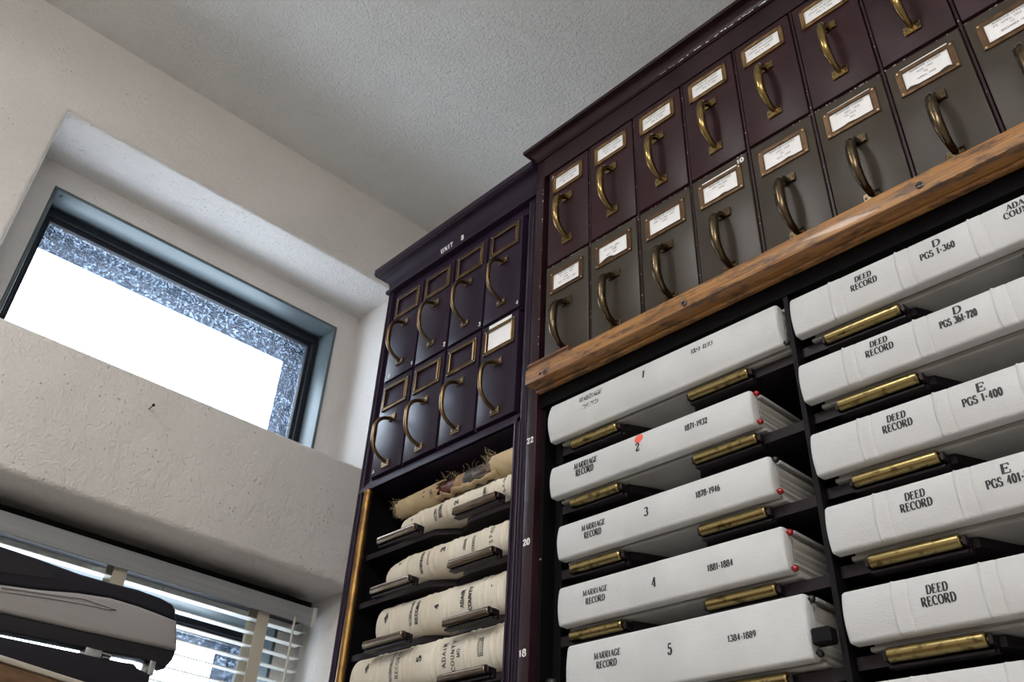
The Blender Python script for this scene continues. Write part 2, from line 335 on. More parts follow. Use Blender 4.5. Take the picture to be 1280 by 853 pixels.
def letters(text, thick=0.20, thin=0.075, serif=0.13, gap=0.10):
    """-> list of 2-D quads, total width (cap height 1)"""
    quads = []; x = 0.0; med = (thick + thin) / 2
    for ch in text:
        wd, strokes, spots = G[ch]
        for pts, pen in strokes:
            n = len(pts); closed = n > 3 and math.dist(pts[0], pts[-1]) < 1e-6; L_, R_ = [], []
            for i, p in enumerate(pts):
                a = pts[i - 1] if i > 0 else (pts[-2] if closed else p); b = pts[i + 1] if i < n - 1 else (pts[1] if closed else p)
                dx, dz = b[0] - a[0], b[1] - a[1]; l = math.hypot(dx, dz) or 1; dx /= l; dz /= l
                hw = (thick if pen == 'T' else thin if pen == 't' else med if pen == 'm' else thin + (thick - thin) * abs(dz) ** 1.5) / 2
                L_.append((x + p[0] - dz * hw, p[1] + dx * hw)); R_.append((x + p[0] + dz * hw, p[1] - dx * hw))
            for i in range(n - 1): quads.append((L_[i], L_[i + 1], R_[i + 1], R_[i]))
        if serif:
            for sx, sz in spots:
                e = 0.0 if sz < .5 else 1.0 - thin
                quads.append(((x + sx - serif, e), (x + sx + serif, e), (x + sx + serif, e + thin), (x + sx - serif, e + thin)))
        x += wd + gap
    return quads, x - gap
def write(mb, text, x0, x1, z0, z1, surf, rot=False, **kw):
    """letters fitted in the rectangle x0..x1, z0..z1 laid on surf(x, z) -> y; rot: reading bottom to top, tops to the left"""
    q, wd = letters(text, **kw); V = []; F = []
    for quad in q:
        o = len(V)
        for a, b in quad:
            if rot: X = x1 - b * (x1 - x0); Z = z0 + a / wd * (z1 - z0)
            else: X = x0 + a / wd * (x1 - x0); Z = z0 + b * (z1 - z0)
            V.append((X, surf(X, Z) - 0.0004, Z))
        F.append((o, o + 1, o + 2, o + 3))
    mb.add(V, F)

# ================================================================== THE ROOM
XW, XI, XO = -2.205, -2.449, -2.78            # window wall: face, recess back, outside
YB, YF, XR, ZC, ZF = 1.570, -3.4, 2.8, 2.198, -H
def st(name, mb, m, smooth=35): return tag(obj(name, mb, m, None, (0, 0, 0), smooth), kind='structure')

# window wall with two recesses, each with a narrower window opening in its back
def window_wall():
    ys = [YF, 0.225, 0.309, 1.345, 1.427, YB]; zs = [ZF, -0.10, -0.05, 0.755, 0.834, 1.19, 1.215, 1.790, 1.868, ZC]
    b = bmesh.new(); vc = {}
    def V(x, y, z):
        k = (round(x, 5), round(y, 5), round(z, 5))
        if k not in vc: vc[k] = b.verts.new(k)
        return vc[k]
    def quad(*p):
        try: b.faces.new([V(*q) for q in p])
        except ValueError: pass
    rec = [(0.225, 1.427, -0.10, 0.834), (0.225, 1.427, 1.19, 1.868)]; opn = [(0.309, 1.345, -0.05, 0.755), (0.309, 1.345, 1.215, 1.790)]
    def inside(y, z, r): return any(a < y < c and d < z < e for a, c, d, e in r)
    for i in range(len(ys) - 1):
        for j in range(len(zs) - 1):
            y0, y1, z0, z1 = ys[i], ys[i + 1], zs[j], zs[j + 1]; cy, cz = (y0 + y1) / 2, (z0 + z1) / 2
            x = XW if not inside(cy, cz, rec) else XI if not inside(cy, cz, opn) else None
            if x is not None: quad((x, y0, z0), (x, y1, z0), (x, y1, z1), (x, y0, z1))
            if not inside(cy, cz, opn): quad((XO, y0, z0), (XO, y0, z1), (XO, y1, z1), (XO, y1, z0))
    def rim(r, xa, xb):
        for a, c, d, e in r:
            yy = [v for v in ys if a <= v <= c]; zz = [v for v in zs if d <= v <= e]
            for k in range(len(yy) - 1):
                for z in (d, e): quad((xa, yy[k], z), (xa, yy[k + 1], z), (xb, yy[k + 1], z), (xb, yy[k], z))
            for k in range(len(zz) - 1):
                for y in (a, c): quad((xa, y, zz[k]), (xa, y, zz[k + 1]), (xb, y, zz[k + 1]), (xb, y, zz[k]))
    rim(rec, XW, XI); rim(opn, XI, XO)
    for y in (YF, YB):
        for k in range(len(zs) - 1): quad((XW, y, zs[k]), (XW, y, zs[k + 1]), (XO, y, zs[k + 1]), (XO, y, zs[k]))
    for z in (ZF, ZC):
        for k in range(len(ys) - 1): quad((XW, ys[k], z), (XW, ys[k + 1], z), (XO, ys[k + 1], z), (XO, ys[k], z))
    bmesh.ops.recalc_face_normals(b, faces=b.faces[:])
    # round the plaster arrises of the recesses
    sel = []
    for e in b.edges:
        p, q = e.verts[0].co, e.verts[1].co
        if abs(p.x - XW) < 1e-4 and abs(q.x - XW) < 1e-4 and len(e.link_faces) == 2 and e.calc_face_angle(0) > 1.0 and ZF + .01 < (p.z + q.z) / 2 < ZC - .01 and YF + .01 < (p.y + q.y) / 2 < YB - .01: sel.append(e)
    bmesh.ops.bevel(b, geom=sel, offset=0.016, segments=4, affect='EDGES', profile=0.5)
    m = MB(); m.bm(b); return m
st('wall_left', window_wall(), 'wall_paint', 50)
st('wall_back', MB().box(XW, XR, YB, YB + 0.1, ZF, ZC), 'wall_paint')
st('wall_right', MB().box(XR, XR + 0.1, YF, YB, ZF, ZC), 'wall_paint')
st('wall_front', MB().box(XO, XR, YF - 0.1, YF, ZF, ZC), 'wall_paint')
st('ceiling', MB().box(XO, XR + 0.1, YF - 0.1, YB + 0.1, ZC, ZC + 0.1), 'ceiling_paint')
st('floor', MB().box(XO, XR + 0.1, YF - 0.1, YB + 0.1, ZF - 0.1, ZF), 'floor_tile')

def window(name, y0, y1, z0, z1, steps):
    root = empty(name, (XI, (y0 + y1) / 2, z0)); tag(root, kind='structure')
    t = 0.012; xr = XI - 0.105                     # metal lining from the recess back to the sash
    e = 0.001
    m = MB()
    for a in ((y0 + e, y1 - e, z1 - t, z1 - e), (y0 + e, y1 - e, z0 + e, z0 + t), (y0 + e, y0 + t, z0 + t, z1 - t), (y1 - t, y1 - e, z0 + t, z1 - t)):
        m.box(xr, XI + 0.004, a[0], a[1], a[2], a[3], 0.0015)
    for yy in (y0 + 0.03, y1 - 0.03):
        m.ball((XI - 0.02, yy, z1 - t), 0.005, 8, 5)
    wobj('window_frame', m, 'frame_metal', root)
    m = MB(); s = 0.040
    for i, (ww, xa, xb) in enumerate(((s, xr - 0.028, xr), (s * 0.62, xr - 0.02, xr + 0.012))):
        m.box(xa, xb, y0 + t, y1 - t, z1 - t - ww, z1 - t, 0.002).box(xa, xb, y0 + t, y1 - t, z0 + t, z0 + t + ww, 0.002)
        m.box(xa, xb, y0 + t, y0 + t + ww * .8, z0 + t + ww, z1 - t - ww, 0.002).box(xa, xb, y1 - t - ww * .8, y1 - t, z0 + t + ww, z1 - t - ww, 0.002)
    wobj('window_sash', m, 'sash_metal', root)
    wobj('window_pane', MB().box(xr - 0.018, xr - 0.014, y0 + t + .02, y1 - t - .02, z0 + t + .02, z1 - t - .02), 'frosted_glass', root)
    m = MB()                                       # stepped metal-clad outer reveal seen through the glass
    xa = xr - 0.03
    for d, inn in steps:
        xb = xa - d
        m.box(xb, xa, y0 + e, y1 - e, z1 - inn, z1 - e).box(xb, xa, y1 - inn, y1 - e, z0 + e, z1 - inn).box(xb, xa, y0 + e, y0 + inn, z0 + e, z1 - inn)
        xa = xb
    wobj('outer_reveal', m, 'outer_reveal', root)
    return root
window('window_1', 0.309, 1.345, 1.215, 1.790, ((0.075, 0.030), (0.085, 0.036)))
window('window_2', 0.309, 1.345, -0.05, 0.755, ((0.075, 0.030), (0.085, 0.036)))

# fluorescent fixtures on the ceiling (out of the picture, the two hanging ones are added as fill)
def fixture(label, cx, cy, lx, ly, drop):
    zt = ZC - drop
    r = empty('ceiling_light', (cx, cy, zt - 0.09)); tag(r, label, 'ceiling light', 'fluorescent ceiling lights')
    m = MB().box(cx - lx * .6, cx + lx * .6, cy - ly, cy + ly, zt - 0.012, zt, 0.003)
    if drop > .02:
        for q in (-.7, .7): m.tube([(cx, cy + q * ly, zt), (cx, cy + q * ly, ZC)], .006, 8)
    if drop < .02: m.box(cx - lx, cx + lx, cy - ly, cy + ly, zt - .088, zt - .0125, .003)      # closed trough, lit only from below
    wobj('housing', m, 'fixture_white', r)
    if drop < .02:
        wobj('diffuser', MB().box(cx - lx + .01, cx + lx - .01, cy - ly + .01, cy + ly - .01, zt - .0915, zt - .0885), 'lamp_diffuser', r); return
    prof = [(cx - lx, zt - .030), (cx - lx * .85, zt - .075), (cx - lx * .55, zt - .090), (cx + lx * .55, zt - .090), (cx + lx * .85, zt - .075), (cx + lx, zt - .030), (cx + lx * .8, zt - .0125), (cx - lx * .8, zt - .0125)]
    wobj('diffuser', MB().sweep(prof, 'y', cy - ly + .01, cy + ly - .01), 'lamp_diffuser', r)
fixture('long white ceiling light nearest the window wall', -1.00, -0.95, 0.14, 0.60, 0.01)
fixture('long white hanging fill light, unseen, added in the middle of the room', 0.70, -0.75, 0.14, 0.60, 0.40)
fixture('long white hanging fill light, unseen, added at the far end from the cabinets', 0.70, -2.45, 0.14, 0.60, 0.40)

# nail in the wall between the windows
r = empty('nail', (XW, 0.7115, 1.1057)); tag(r, 'small dark nail sticking out of the plaster between the windows', 'nail')
wobj('shank', MB().tube([(XW - .004, .7115, 1.1057), (XW + .022, .7125, 1.110)], 0.0014, 8), 'nail_steel', r)
wobj('head', MB().tube([(XW + .022, .7125, 1.110), (XW + .0245, .7127, 1.1105)], 0.0042, 10), 'nail_steel', r)

# ================================================================== CABINETS
def screw_head(m, x, y, z, r):
    m.ball((x, y, z), r, 8, 5, (1, 0.5, 1))

def handle_mesh(name, mats, spread, out, r0, r1, pw, ph, power):
    m = MB(); N_ = 16; P = []; R_ = []
    for i in range(N_ + 1):
        t = -1 + 2 * i / N_; P.append((0, -0.003 - out * (1 - abs(t) ** power) ** (1 / 1.35), t * (spread - 0.002))); R_.append(r0 + (r1 - r0) * (1 - t * t))
    m.tube([(0, 0.0, -spread + 0.002)] + P[1:-1] + [(0, 0.0, spread - 0.002)], [r0] + R_[1:-1] + [r0], 12)
    for s_ in (-1, 1):
        zc = s_ * (spread + 0.001); m.box(-pw / 2, pw / 2, -0.004, 0, zc - ph / 2, zc + ph / 2, 0.0012, 1)
    m.cur = 1
    for s_ in (-1, 1):
        for sx in (-1, 1): screw_head(m, sx * pw * 0.34, -0.0042, s_ * (spread + 0.001), 0.0021)
    return m.mesh(name, mats)
def holder_mesh(name, mats, wd, ht, bw, bh, t, pins):
    """label frame: a flat rim with a raised inner bead"""
    m = MB()
    for s_ in (-1, 1):
        m.box(-wd / 2, wd / 2, -t, 0, s_ * (ht / 2 - bh / 2) - bh / 2, s_ * (ht / 2 - bh / 2) + bh / 2, 0.0006, 1)
        m.box(s_ * (wd / 2 - bw / 2) - bw / 2, s_ * (wd / 2 - bw / 2) + bw / 2, -t, 0, -ht / 2, ht / 2, 0.0006, 1)
        m.tube([(-wd / 2 + bw, -t, s_ * (ht / 2 - bh)), (wd / 2 - bw, -t, s_ * (ht / 2 - bh))], 0.0012, 6)
        m.tube([(s_ * (wd / 2 - bw), -t, -ht / 2 + bh), (s_ * (wd / 2 - bw), -t, ht / 2 - bh)], 0.0012, 6)
    m.cur = 1
    for s_ in (-1, 1):
        for q in (-1, 1): screw_head(m, s_ * (wd / 2 - pins), -t, q * (ht / 2 - pins), 0.0019)
    return m.mesh(name, mats)
HND = {'brass': handle_mesh('handle', ['brass', 'screw'], 0.058, 0.034, 0.0048, 0.0080, 0.028, 0.018, 3.0),
       'bronze': handle_mesh('handle', ['bronze', 'copper'], 0.057, 0.034, 0.0052, 0.0086, 0.028, 0.018, 3.0),
       'bow': handle_mesh('handle', ['old_brass', 'steel'], 0.058, 0.042, 0.0042, 0.0049, 0.026, 0.017, 3.2)}
HLD = {'raised': holder_mesh('label_holder', ['frame_brass', 'frame_brass'], 0.088, 0.051, 0.0075, 0.0065, 0.0035, 0.003),
       'screwed': holder_mesh('label_holder', ['copper', 'screw_bright'], 0.091, 0.0545, 0.0095, 0.0075, 0.0025, 0.0042),
       'thin': holder_mesh('label_holder', ['old_brass', 'steel'], 0.096, 0.064, 0.0085, 0.0075, 0.0035, 0.003)}

def card_mesh(wd, top, bot, ragged):
    """paper slip with an uneven lower edge"""
    n = 10; V = []; ph = random.random() * 6
    for i in range(n + 1):
        x = -wd / 2 + wd * i / n
        V.append((x, bot + ragged * (0.5 + 0.5 * math.sin(ph + i * 0.75)) * (1 if 0 < i < n else .4) + random.uniform(0, ragged * .25)))
    pts = V + [(wd / 2, top + random.uniform(-.001, .0005)), (-wd / 2, top + random.uniform(-.001, .0005))]
    m = MB(); k = len(pts)
    m.add([(a, -0.0009, b) for a, b in pts] + [(a, -0.0003, b) for a, b in pts],
          [tuple(range(k)), tuple(reversed(range(k, 2 * k)))] + [(i, k + i, k + (i + 1) % k, (i + 1) % k) for i in range(k)])
    return m

def drawer(cab, x0, x1, z0, z1, yf, body, hz, hld, hz_hold, hnd, card=None, mark=None, sink=0.0, mats2=None):
    g = 0.0042; xc = (x0 + x1) / 2; zc = (z0 + z1) / 2; y = yf + sink
    m = MB().box(x0 + g - xc, x1 - g - xc, 0, 0.30, z0 + g - zc, z1 - g - zc, 0.0014, 2)
    d = obj('drawer', m, body, cab, (xc, y, zc))
    place(bpy.data.objects.new('handle', HND[hnd]), d, (xc, y, hz))
    place(bpy.data.objects.new('label_holder', HLD[hld]), d, (xc, y, hz_hold))
    if card:
        lines, top, ragged, wd, ht = card
        c = obj('label_card', card_mesh(wd, top, -ht / 2, ragged), 'card', d, (xc, y, hz_hold), 0)
        if lines:
            m = MB(); lh = 0.0036; n = len(lines); gap = 0.0082 if n < 4 else 0.0072; zt = 0.5 * (n - 1) * gap + 0.004
            for i, tx in enumerate(lines):
                if not tx: continue
                wl = min(len(tx) * 0.0028, wd * 0.84); off = random.uniform(-.004, .004) if i else 0
                write(m, tx, -wl / 2 + off, wl / 2 + off, zt - i * gap - lh / 2, zt - i * gap + lh / 2, lambda a, b: -0.00095, thick=.17, thin=.13, serif=0.0, gap=.16)
            obj('lettering', m, 'typed_ink', d, (xc, y, hz_hold), 0)
    for tx, a0, a1, b0, b1 in (mark or ()):
        m = MB(); write(m, tx, a0 - xc, a1 - xc, b0 - zc, b1 - zc, lambda a, b: 0.0, thick=.24, thin=.13, serif=.12)
        obj('painted_number', m, 'white_paint', d, (xc, y, zc), 0)
    return d

def profile_sweep(m, prof, xa, xb, yfront, yback, right=1.0):
    """cornice: profile (projection, z) run along the front and returned down both sides with mitres"""
    n = len(prof); V = []
    for p, z in prof: V += [(xa - p, yback, z), (xa - p, yfront - p, z), (xb + p * right, yfront - p, z), (xb + p * right, yback, z)]
    F = []
    for i in range(n - 1):
        for k in range(3): a = i * 4 + k; F.append((a, a + 1, a + 5, a + 4))
    F.append((0, 1, 2, 3)); F.append(tuple((n - 1) * 4 + k for k in (3, 2, 1, 0)))
    for i in range(n - 1): F.append((i * 4, (i + 1) * 4, (i + 1) * 4 + 3, i * 4 + 3))
    m.add(V, F); return m
def cove(p0, z0, p1, z1, n=7):
    """concave quarter from (p0,z0) below to (p1,z1) above"""
    return [(p0 + (p1 - p0) * (1 - math.cos(a * math.pi / 2 / n)), z0 + (z1 - z0) * math.sin(a * math.pi / 2 / n)) for a in range(n + 1)]

def roller_shelf(cab, xa, xb, z0, yf, rl, rr, metal, bar_y, dip, strip=True, ry=0.030, rad=0.0085):
    """shelf frame with a roller near each front corner; z0 is the level the book rests on"""
    zc = z0 - rad
    m = MB(); yb = yf + 0.34
    # plate with a scooped front edge between the rollers
    n = 20; front = []
    for i in range(n + 1):
        x = xa + (xb - xa) * i / n
        def sm(t): t = max(0, min(1, t)); return t * t * (3 - 2 * t)
        f = sm((x - rl[1] - .005) / 0.05) * sm((rr[0] - .005 - x) / 0.05)
        front.append((x, yf + bar_y + dip * f))
    V = []; F = []
    for x, y in front: V += [(x, y, z0 - 0.001), (x, y, z0 - 0.013), (x, yb, z0 - 0.001), (x, yb, z0 - 0.004)]
    for i in range(n):
        a = i * 4; b = a + 4
        F += [(a, a + 1, b + 1, b), (a, b, b + 2, a + 2), (a + 1, a + 3, b + 3, b + 1), (a + 2, b + 2, b + 3, a + 3)]
    F += [(0, 2, 3, 1), (n * 4, n * 4 + 1, n * 4 + 3, n * 4 + 2)]
    m.add(V, F)
    for (a, b) in (rl, rr):                          # cradle behind and under each roller, forked ends
        m.box(a - .004, b + .004, yf + ry + rad + .0015, yf + ry + rad + .010, zc - rad - .004, zc + rad * .55, 0.001, 1)
        m.box(a - .003, b + .003, yf + ry + rad * .2, yf + ry + rad + .002, zc - rad - .005, zc - rad - .0012, 0.0008, 1)
        for e, sg in ((a, -1), (b, 1)):
            m.box(min(e, e + sg * .005) + sg * .0006, max(e, e + sg * .005) + sg * .0006, yf + ry - rad * .35, yf + ry + rad + .004, zc - rad * .75, zc + rad * .55, 0.001, 1)
    if strip:
        m.box(xa, rl[0] - .003, yf + ry + .008, yf + ry + .011, zc - .009, zc + .006).box(rr[1] + .003, xb, yf + ry + .008, yf + ry + .011, zc - .009, zc + .006)
    sh = wobj('roller_shelf', m, 'shelf_metal', cab)
    for (a, b) in (rl, rr):
        q = 0.002
        m = MB().tube([(a, yf + ry, zc), (a + .0005, yf + ry, zc), (a + q, yf + ry, zc), (b - q, yf + ry, zc), (b - .0005, yf + ry, zc), (b, yf + ry, zc)], [rad * .6, rad * .85, rad, rad, rad * .85, rad * .6], 20)
        m.tube([(a - .005, yf + ry, zc), (b + .005, yf + ry, zc)], rad * .3, 8)
        wobj('roller', m, metal, sh)
    return sh

# ---- tall maroon cabinet on the right -------------------------------------------------
YR = 1.05
RX0 = -1.0867; PITCH = 0.12440; NCOL = 8
RX1 = RX0 + NCOL * PITCH
cabR = empty('records_cabinet', ((RX0 + RX1) / 2, YR + 0.2, ZF))
tag(cabR, 'tall dark maroon records cabinet with two rows of labelled drawers and a wooden rail', 'cabinet')
XL, XE, YBK = -1.128, RX1 + 0.040, 1.560
ZD0, ZD1, ZD2 = 0.898, 1.1676, 1.4375
m = MB()
m.box(XL, XL + .026, YR + .004, YBK, ZF, 1.4985, .002)                               # left side and stile
m.box(XE - .026, XE, YR + .004, YBK, ZF, 1.4985, .002)
m.box(XL + .026, XE - .026, YR + .004, YBK, ZD2 + .004, 1.4985)                      # frieze
m.box(XL + .026, XE - .026, YR + .35, YBK, ZF, ZD2)                                  # back
m.box(XL + .026, XE - .026, YR + .010, YBK, ZF, ZF + .20)
m.box(RX0 - .0105, RX0 - .001, YR + .020, YBK, ZD0, ZD2)                             # filler beside the drawers
m.box(RX1 + .001, RX1 + .0105, YR + .020, YBK, ZD0, ZD2)
wobj('carcass', m, 'maroon_frame', cabR)
for i in range(1, NCOL):                                                              # thin dividers between the drawers
    wobj('drawer_divider', MB().box(RX0 + i * PITCH - .0022, RX0 + i * PITCH + .0022, YR + .003, YR + .33, ZD0, ZD2, .0006, 1), 'maroon_frame', cabR)
wobj('drawer_divider', MB().box(RX0, RX1, YR + .005, YR + .33, ZD1 - .0020, ZD1 + .0020, .0006, 1), 'maroon_frame', cabR)
# inner lining of the book bays
for a_ in ((XL + .0265, XL + .034, YR + .02), (-1.0655, -1.058, YR + .03), (RX1 + .004, XE - .0265, YR + .02)):
    wobj('bay_lining', MB().box(a_[0], a_[1], a_[2], YR + .35, ZF + .2, .849), 'inner_black', cabR)
wobj('bay_lining', MB().box(XL + .034, -1.0655, YR + .05, YR + .056, ZF + .2, .849), 'inner_black', cabR)
wobj('bay_top', MB().box(XL + .027, XE - .027, YR + .012, YR + .349, .850, ZD0 - .001), 'inner_black', cabR)  # coloured black in place of the shade beneath the rail
wobj('bay_partition', MB().box(-.5775, -.5695, YR + .012, YR + .35, ZF + .2, .849, .001, 1), 'black_metal', cabR)
prof = [(0, 1.4975)] + [(.003, 1.4985), (.003, 1.5030)] + cove(.004, 1.5030, .022, 1.526) + [(.0256, 1.527), (.0256, 1.5364)]
corn = wobj('cornice', profile_sweep(MB(), prof, XL + .004, XE - .004, YR + .004, YBK), 'maroon_frame', cabR)
# chipped bright paint along the cornice
m = MB(); x = -.76
while x < -.36:
    l = random.uniform(.0015, .011); d_ = min(1.0, (x + .80) / .20)
    if random.random() < .35 + .55 * d_:
        zz = 1.5046 + random.uniform(0, .0025); h_ = random.uniform(.0007, .0018) * (0.4 + d_)
        m.box(x, x + l, YR - .0011, YR + .001, zz, zz + h_)
    x += l + random.uniform(.0, .004)
tag(wobj('chipped_paint', m, 'white_paint', corn), kind='stuff')
m = MB()                                                                              # little flakes on the divider edges
for k in range(46):
    i = random.randrange(1, NCOL); z = random.uniform(ZD0 + .05, ZD2 - .01)
    m.box(RX0 + i * PITCH - .0012, RX0 + i * PITCH + random.uniform(-.0006, .0006), YR + .0022, YR + .0030, z, z + random.uniform(.0006, .003))
for k in range(60):
    x = random.uniform(RX0, RX1); m.box(x, x + random.uniform(.0008, .0045), YR + .0042, YR + .0050, ZD1 - .001, ZD1 + random.uniform(-.0002, .001))
for k in range(12):
    z = random.uniform(ZD0, ZD2); m.box(XL + .0235, XL + .0255, YR + .0032, YR + .0042, z, z + random.uniform(.001, .004))
tag(wobj('paint_chips', m, 'chip_paint', cabR), kind='stuff')

up_lines = [('MARRIAGE LICENSE', 'JANUARY TO DECEMBER', '1882 TO 1884'), ('MARRIAGE LICENSE', 'JANUARY TO DECEMBER', '1879 TO 1887'), ('MARRIAGE LICENSE', 'JANUARY TO DECEMBER', '1883 & 1889'),
            ('MARRIAGE LICENSE', 'JANUARY TO DECEMBER', '1897 & 1898'), ('MARRIAGE LICENSE', 'JANUARY TO DECEMBER', '1897 & 1898'), ('MARRIAGE LICENSE', 'JANUARY TO DECEMBER', '1905 & 1906'),
            ('MARRIAGE LICENSE', 'JANUARY TO DECEMBER', '1901 & 1902'), ('MARRIAGE LICENSE', 'JANUARY TO DECEMBER', '1903 & 1904')]
lo_lines = [('MARRIAGE LICENSE', 'PT. JAN. 1907', '1908', 'JAN. TO DEC. 1909'), ('', 'PT. JAN. 1909', '1909', 'OCT. 1911'), ('MARRIAGE LICENSES', 'JAN. TO DEC. 1909', '1909', ''),
            ('MARRIAGE LICENSES', 'JAN. TO DEC.', '1910', ''), ('MARRIAGE LICENSES', 'JAN. 1918', 'TO', 'OCT. 1918'), ('MARRIAGE LICENSES', 'DEC. 1918', 'TO 1919', 'MAY'),
            ('MARRIAGE LICENSES', 'AUG. 1921', 'TO', 'APRIL 1922'), ('MARRIAGE LICENSES', 'PT. APRIL 1922', 'TO', 'DECEMBER 1922')]
tops_u = [.026, .0255, .0195, .0195, .0195, .0195, .0195, .0195]
tops_l = [.020, .0265, .020, .0315, .020, .030, .0305, .020]
for c in range(NCOL):
    xa, xb = RX0 + c * PITCH, RX0 + (c + 1) * PITCH
    mk = [('A', -1.0745, -1.0675, 1.4145, 1.4235)] if c == 0 else None
    drawer(cabR, xa, xb, ZD1, ZD2, YR, 'maroon', 1.2735, 'raised', 1.3895, 'brass', (up_lines[c], tops_u[c], 0.0006, .0745, .0385), mk, sink=random.uniform(0, .0025))
    mk = [('10', -.6135, -.5995, 1.1475, 1.1572)] if c == 3 else None
    rag = [.001, .008, .001, .005, .005, .005, .006, .002][c]
    drawer(cabR, xa, xb, ZD0, ZD1, YR, 'olive', 0.997, 'screwed', 1.1168, 'bronze', (lo_lines[c], tops_l[c], rag, .0735, .040), mk, sink=random.uniform(0, .002))

# wooden rail screwed under the drawers
m = MB().box(-1.101, RX1 + .05, 1.020, 1.052, .8805, .9115, .0015, 2)
rail = wobj('wooden_rail', m, 'rail_wood', cabR)
m = MB().box(-1.098, RX1 + .046, 1.0465, 1.0575, .8745, .8804, .0015)
wobj('rail_moulding', m, 'rail_wood', rail)
m = MB().sweep([(1.024, .912), (1.024, .9165), (1.0275, .9185), (1.0265, .9205), (1.024, .9225), (1.024, .9270), (1.027, .9285), (1.0485, .9285), (1.0485, .912)], 'x', -1.101, -.993)
wobj('end_block', m, 'old_wood', rail, 20)
for sx, sz in ((-1.048, .8885), (-.7268, .8895), (-.3265, .8925)):
    m = MB().tube([(sx, 1.021, sz), (sx, 1.0188, sz), (sx, 1.0180, sz)], [.0058, .0058, .0045], 16)
    m.cur = 1; m.box(sx - .0045, sx + .0045, 1.0176, 1.0181, sz - .0006, sz + .0006)
    wobj('screw', m, ['screw', 'inner_black'], rail)
wobj('nail_hole', MB().tube([(-1.0605, 1.0205, .8905), (-1.0605, 1.0196, .8905)], .0028, 10), 'inner_black', rail)

# white numbers painted on the stile
for tx, zc_ in (('22', .7856), ('20', .5927), ('18', .4106)):
    m = MB(); write(m, tx, -1.1250, -1.1085, zc_ - .0055, zc_ + .0055, lambda a, b: YR + .0040, thick=.22, thin=.12, serif=.12)
    wobj('painted_number', m, 'white_paint', cabR, 0)
wobj('rivet', MB().ball((-1.096, YR + .018, .562), .002, 8, 6), 'steel', cabR)
wobj('bumper', MB().tube([(-1.084, YR + .040, .352), (-1.084, YR + .040, .372), (-1.084, YR + .040, .375)], [.011, .011, .008], 14), 'black_cap', cabR)
wobj('strap', MB().box(-.604, -.578, YR - .006, YR + .012, .340, .359, .002, 1), 'black_metal', cabR)

# roller shelves of the two bays
M_Z = [.766, .656, .5435, .4375, .327, .231]; D_Z = [.768, .660, .549, .4445, .336, .225]
for z in M_Z: roller_shelf(cabR, -1.057, -.578, z - .004, YR, (-1.026, -.920), (-.768, -.657), 'roller_brass', .036, .085, ry=.022)
for z in D_Z: roller_shelf(cabR, -.569, RX1 + .003, z - .006, YR, (-.525, -.412), (-.245, -.135), 'roller_brass', .036, .085, ry=.020)

# ---- lower cabinet on the left, UNIT 8 ------------------------------------------------
YL = 1.071
LP = 0.1218; LX0 = -1.6687; LX1 = LX0 + 4 * LP
cabL = empty('records_cabinet', ((LX0 + LX1) / 2, YL + 0.2, ZF))
tag(cabL, 'dark violet records cabinet lettered UNIT 8 with eight bow-handled drawers', 'cabinet')
LA, LB = -1.707, -1.1520
m = MB()
m.box(LA, LA + .016, YL + .004, YBK, ZF, 1.424, .002).box(LA + .016, LX0 - .001, YL + .012, YBK, ZF, 1.424, .002)
m.box(LX1 + .001, LB - .011, YL + .012, YBK, ZF, 1.424, .002).box(LB - .011, LB, YL + .004, YBK, ZF, 1.424, .002)
m.box(-1.1810, LB - .012, YL - .002, YL + .013, ZF, .8495, .001, 1)
m.box(LX0, LX1, YL + .012, YBK, 1.3975, 1.424).box(LX0, LX1, YL + .35, YBK, ZF, 1.397)
m.box(LX0, LX1, YL + .010, YBK, .8535, .8745).box(LX0, LX1, YL + .01, YBK, ZF, ZF + .2)
wobj('carcass', m, 'violet', cabL)
m = MB(); m.tube([(LB - .014, YL + .006, ZF + .2), (LB - .014, YL + .006, 1.42)], .0042, 10).tube([(LB - .0225, YL - .003, ZF + .2), (LB - .0225, YL - .003, .848)], .0026, 8)
m.tube([(LA + .004, YL + .004, ZF + .2), (LA + .004, YL + .004, 1.42)], .0035, 8)
wobj('edge_bead', m, 'violet', cabL)
prof = [(0.006, .8500), (.006, .8575), (.002, .8600), (.002, .8640), (-.004, .8680), (-.004, .8745)]
m = MB(); V = []
for p, z in prof: V += [(LA + .010, YL + .004 - p, z), (LB - .020, YL + .004 - p, z)]
m.add(V, [(i * 2, i * 2 + 1, i * 2 + 3, i * 2 + 2) for i in range(len(prof) - 1)] + [(0, 2, 4, 6, 8, 10), (11, 9, 7, 5, 3, 1)])
wobj('bottom_moulding', m, 'violet', cabL)
for i in range(1, 4): wobj('drawer_divider', MB().box(LX0 + i * LP - .0013, LX0 + i * LP + .0013, YL + .004, YL + .33, .8755, 1.3965, .0005, 1), 'violet', cabL)
wobj('drawer_divider', MB().box(LX0, LX1, YL + .004, YL + .33, 1.1268, 1.1292, .0005, 1), 'violet', cabL)
prof = [(0, 1.4225), (.0084, 1.4240), (.0084, 1.4335), (.004, 1.4355), (.004, 1.4385), (.0025, 1.4400)] + cove(.0025, 1.4400, .030, 1.4800, 9) + [(.0335, 1.4815), (.0335, 1.4860), (.036, 1.4870), (.036, 1.5040)]
wobj('cornice', profile_sweep(MB(), prof, LA, -1.1295, YL + .004, YBK, 0.0), 'violet', cabL)
def cornice_y(a, z):
    t = max(0.0, min(1.0, (z - 1.44) / .040)); an = math.asin(t); return YL + .004 - (.0025 + .0275 * (1 - math.cos(an)))
m = MB(); write(m, 'UNIT', -1.4915, -1.4445, 1.4425, 1.4555, cornice_y, thick=.22, thin=.14, serif=0, gap=.22); wobj('painted_lettering', m, 'white_paint', cabL, 0)
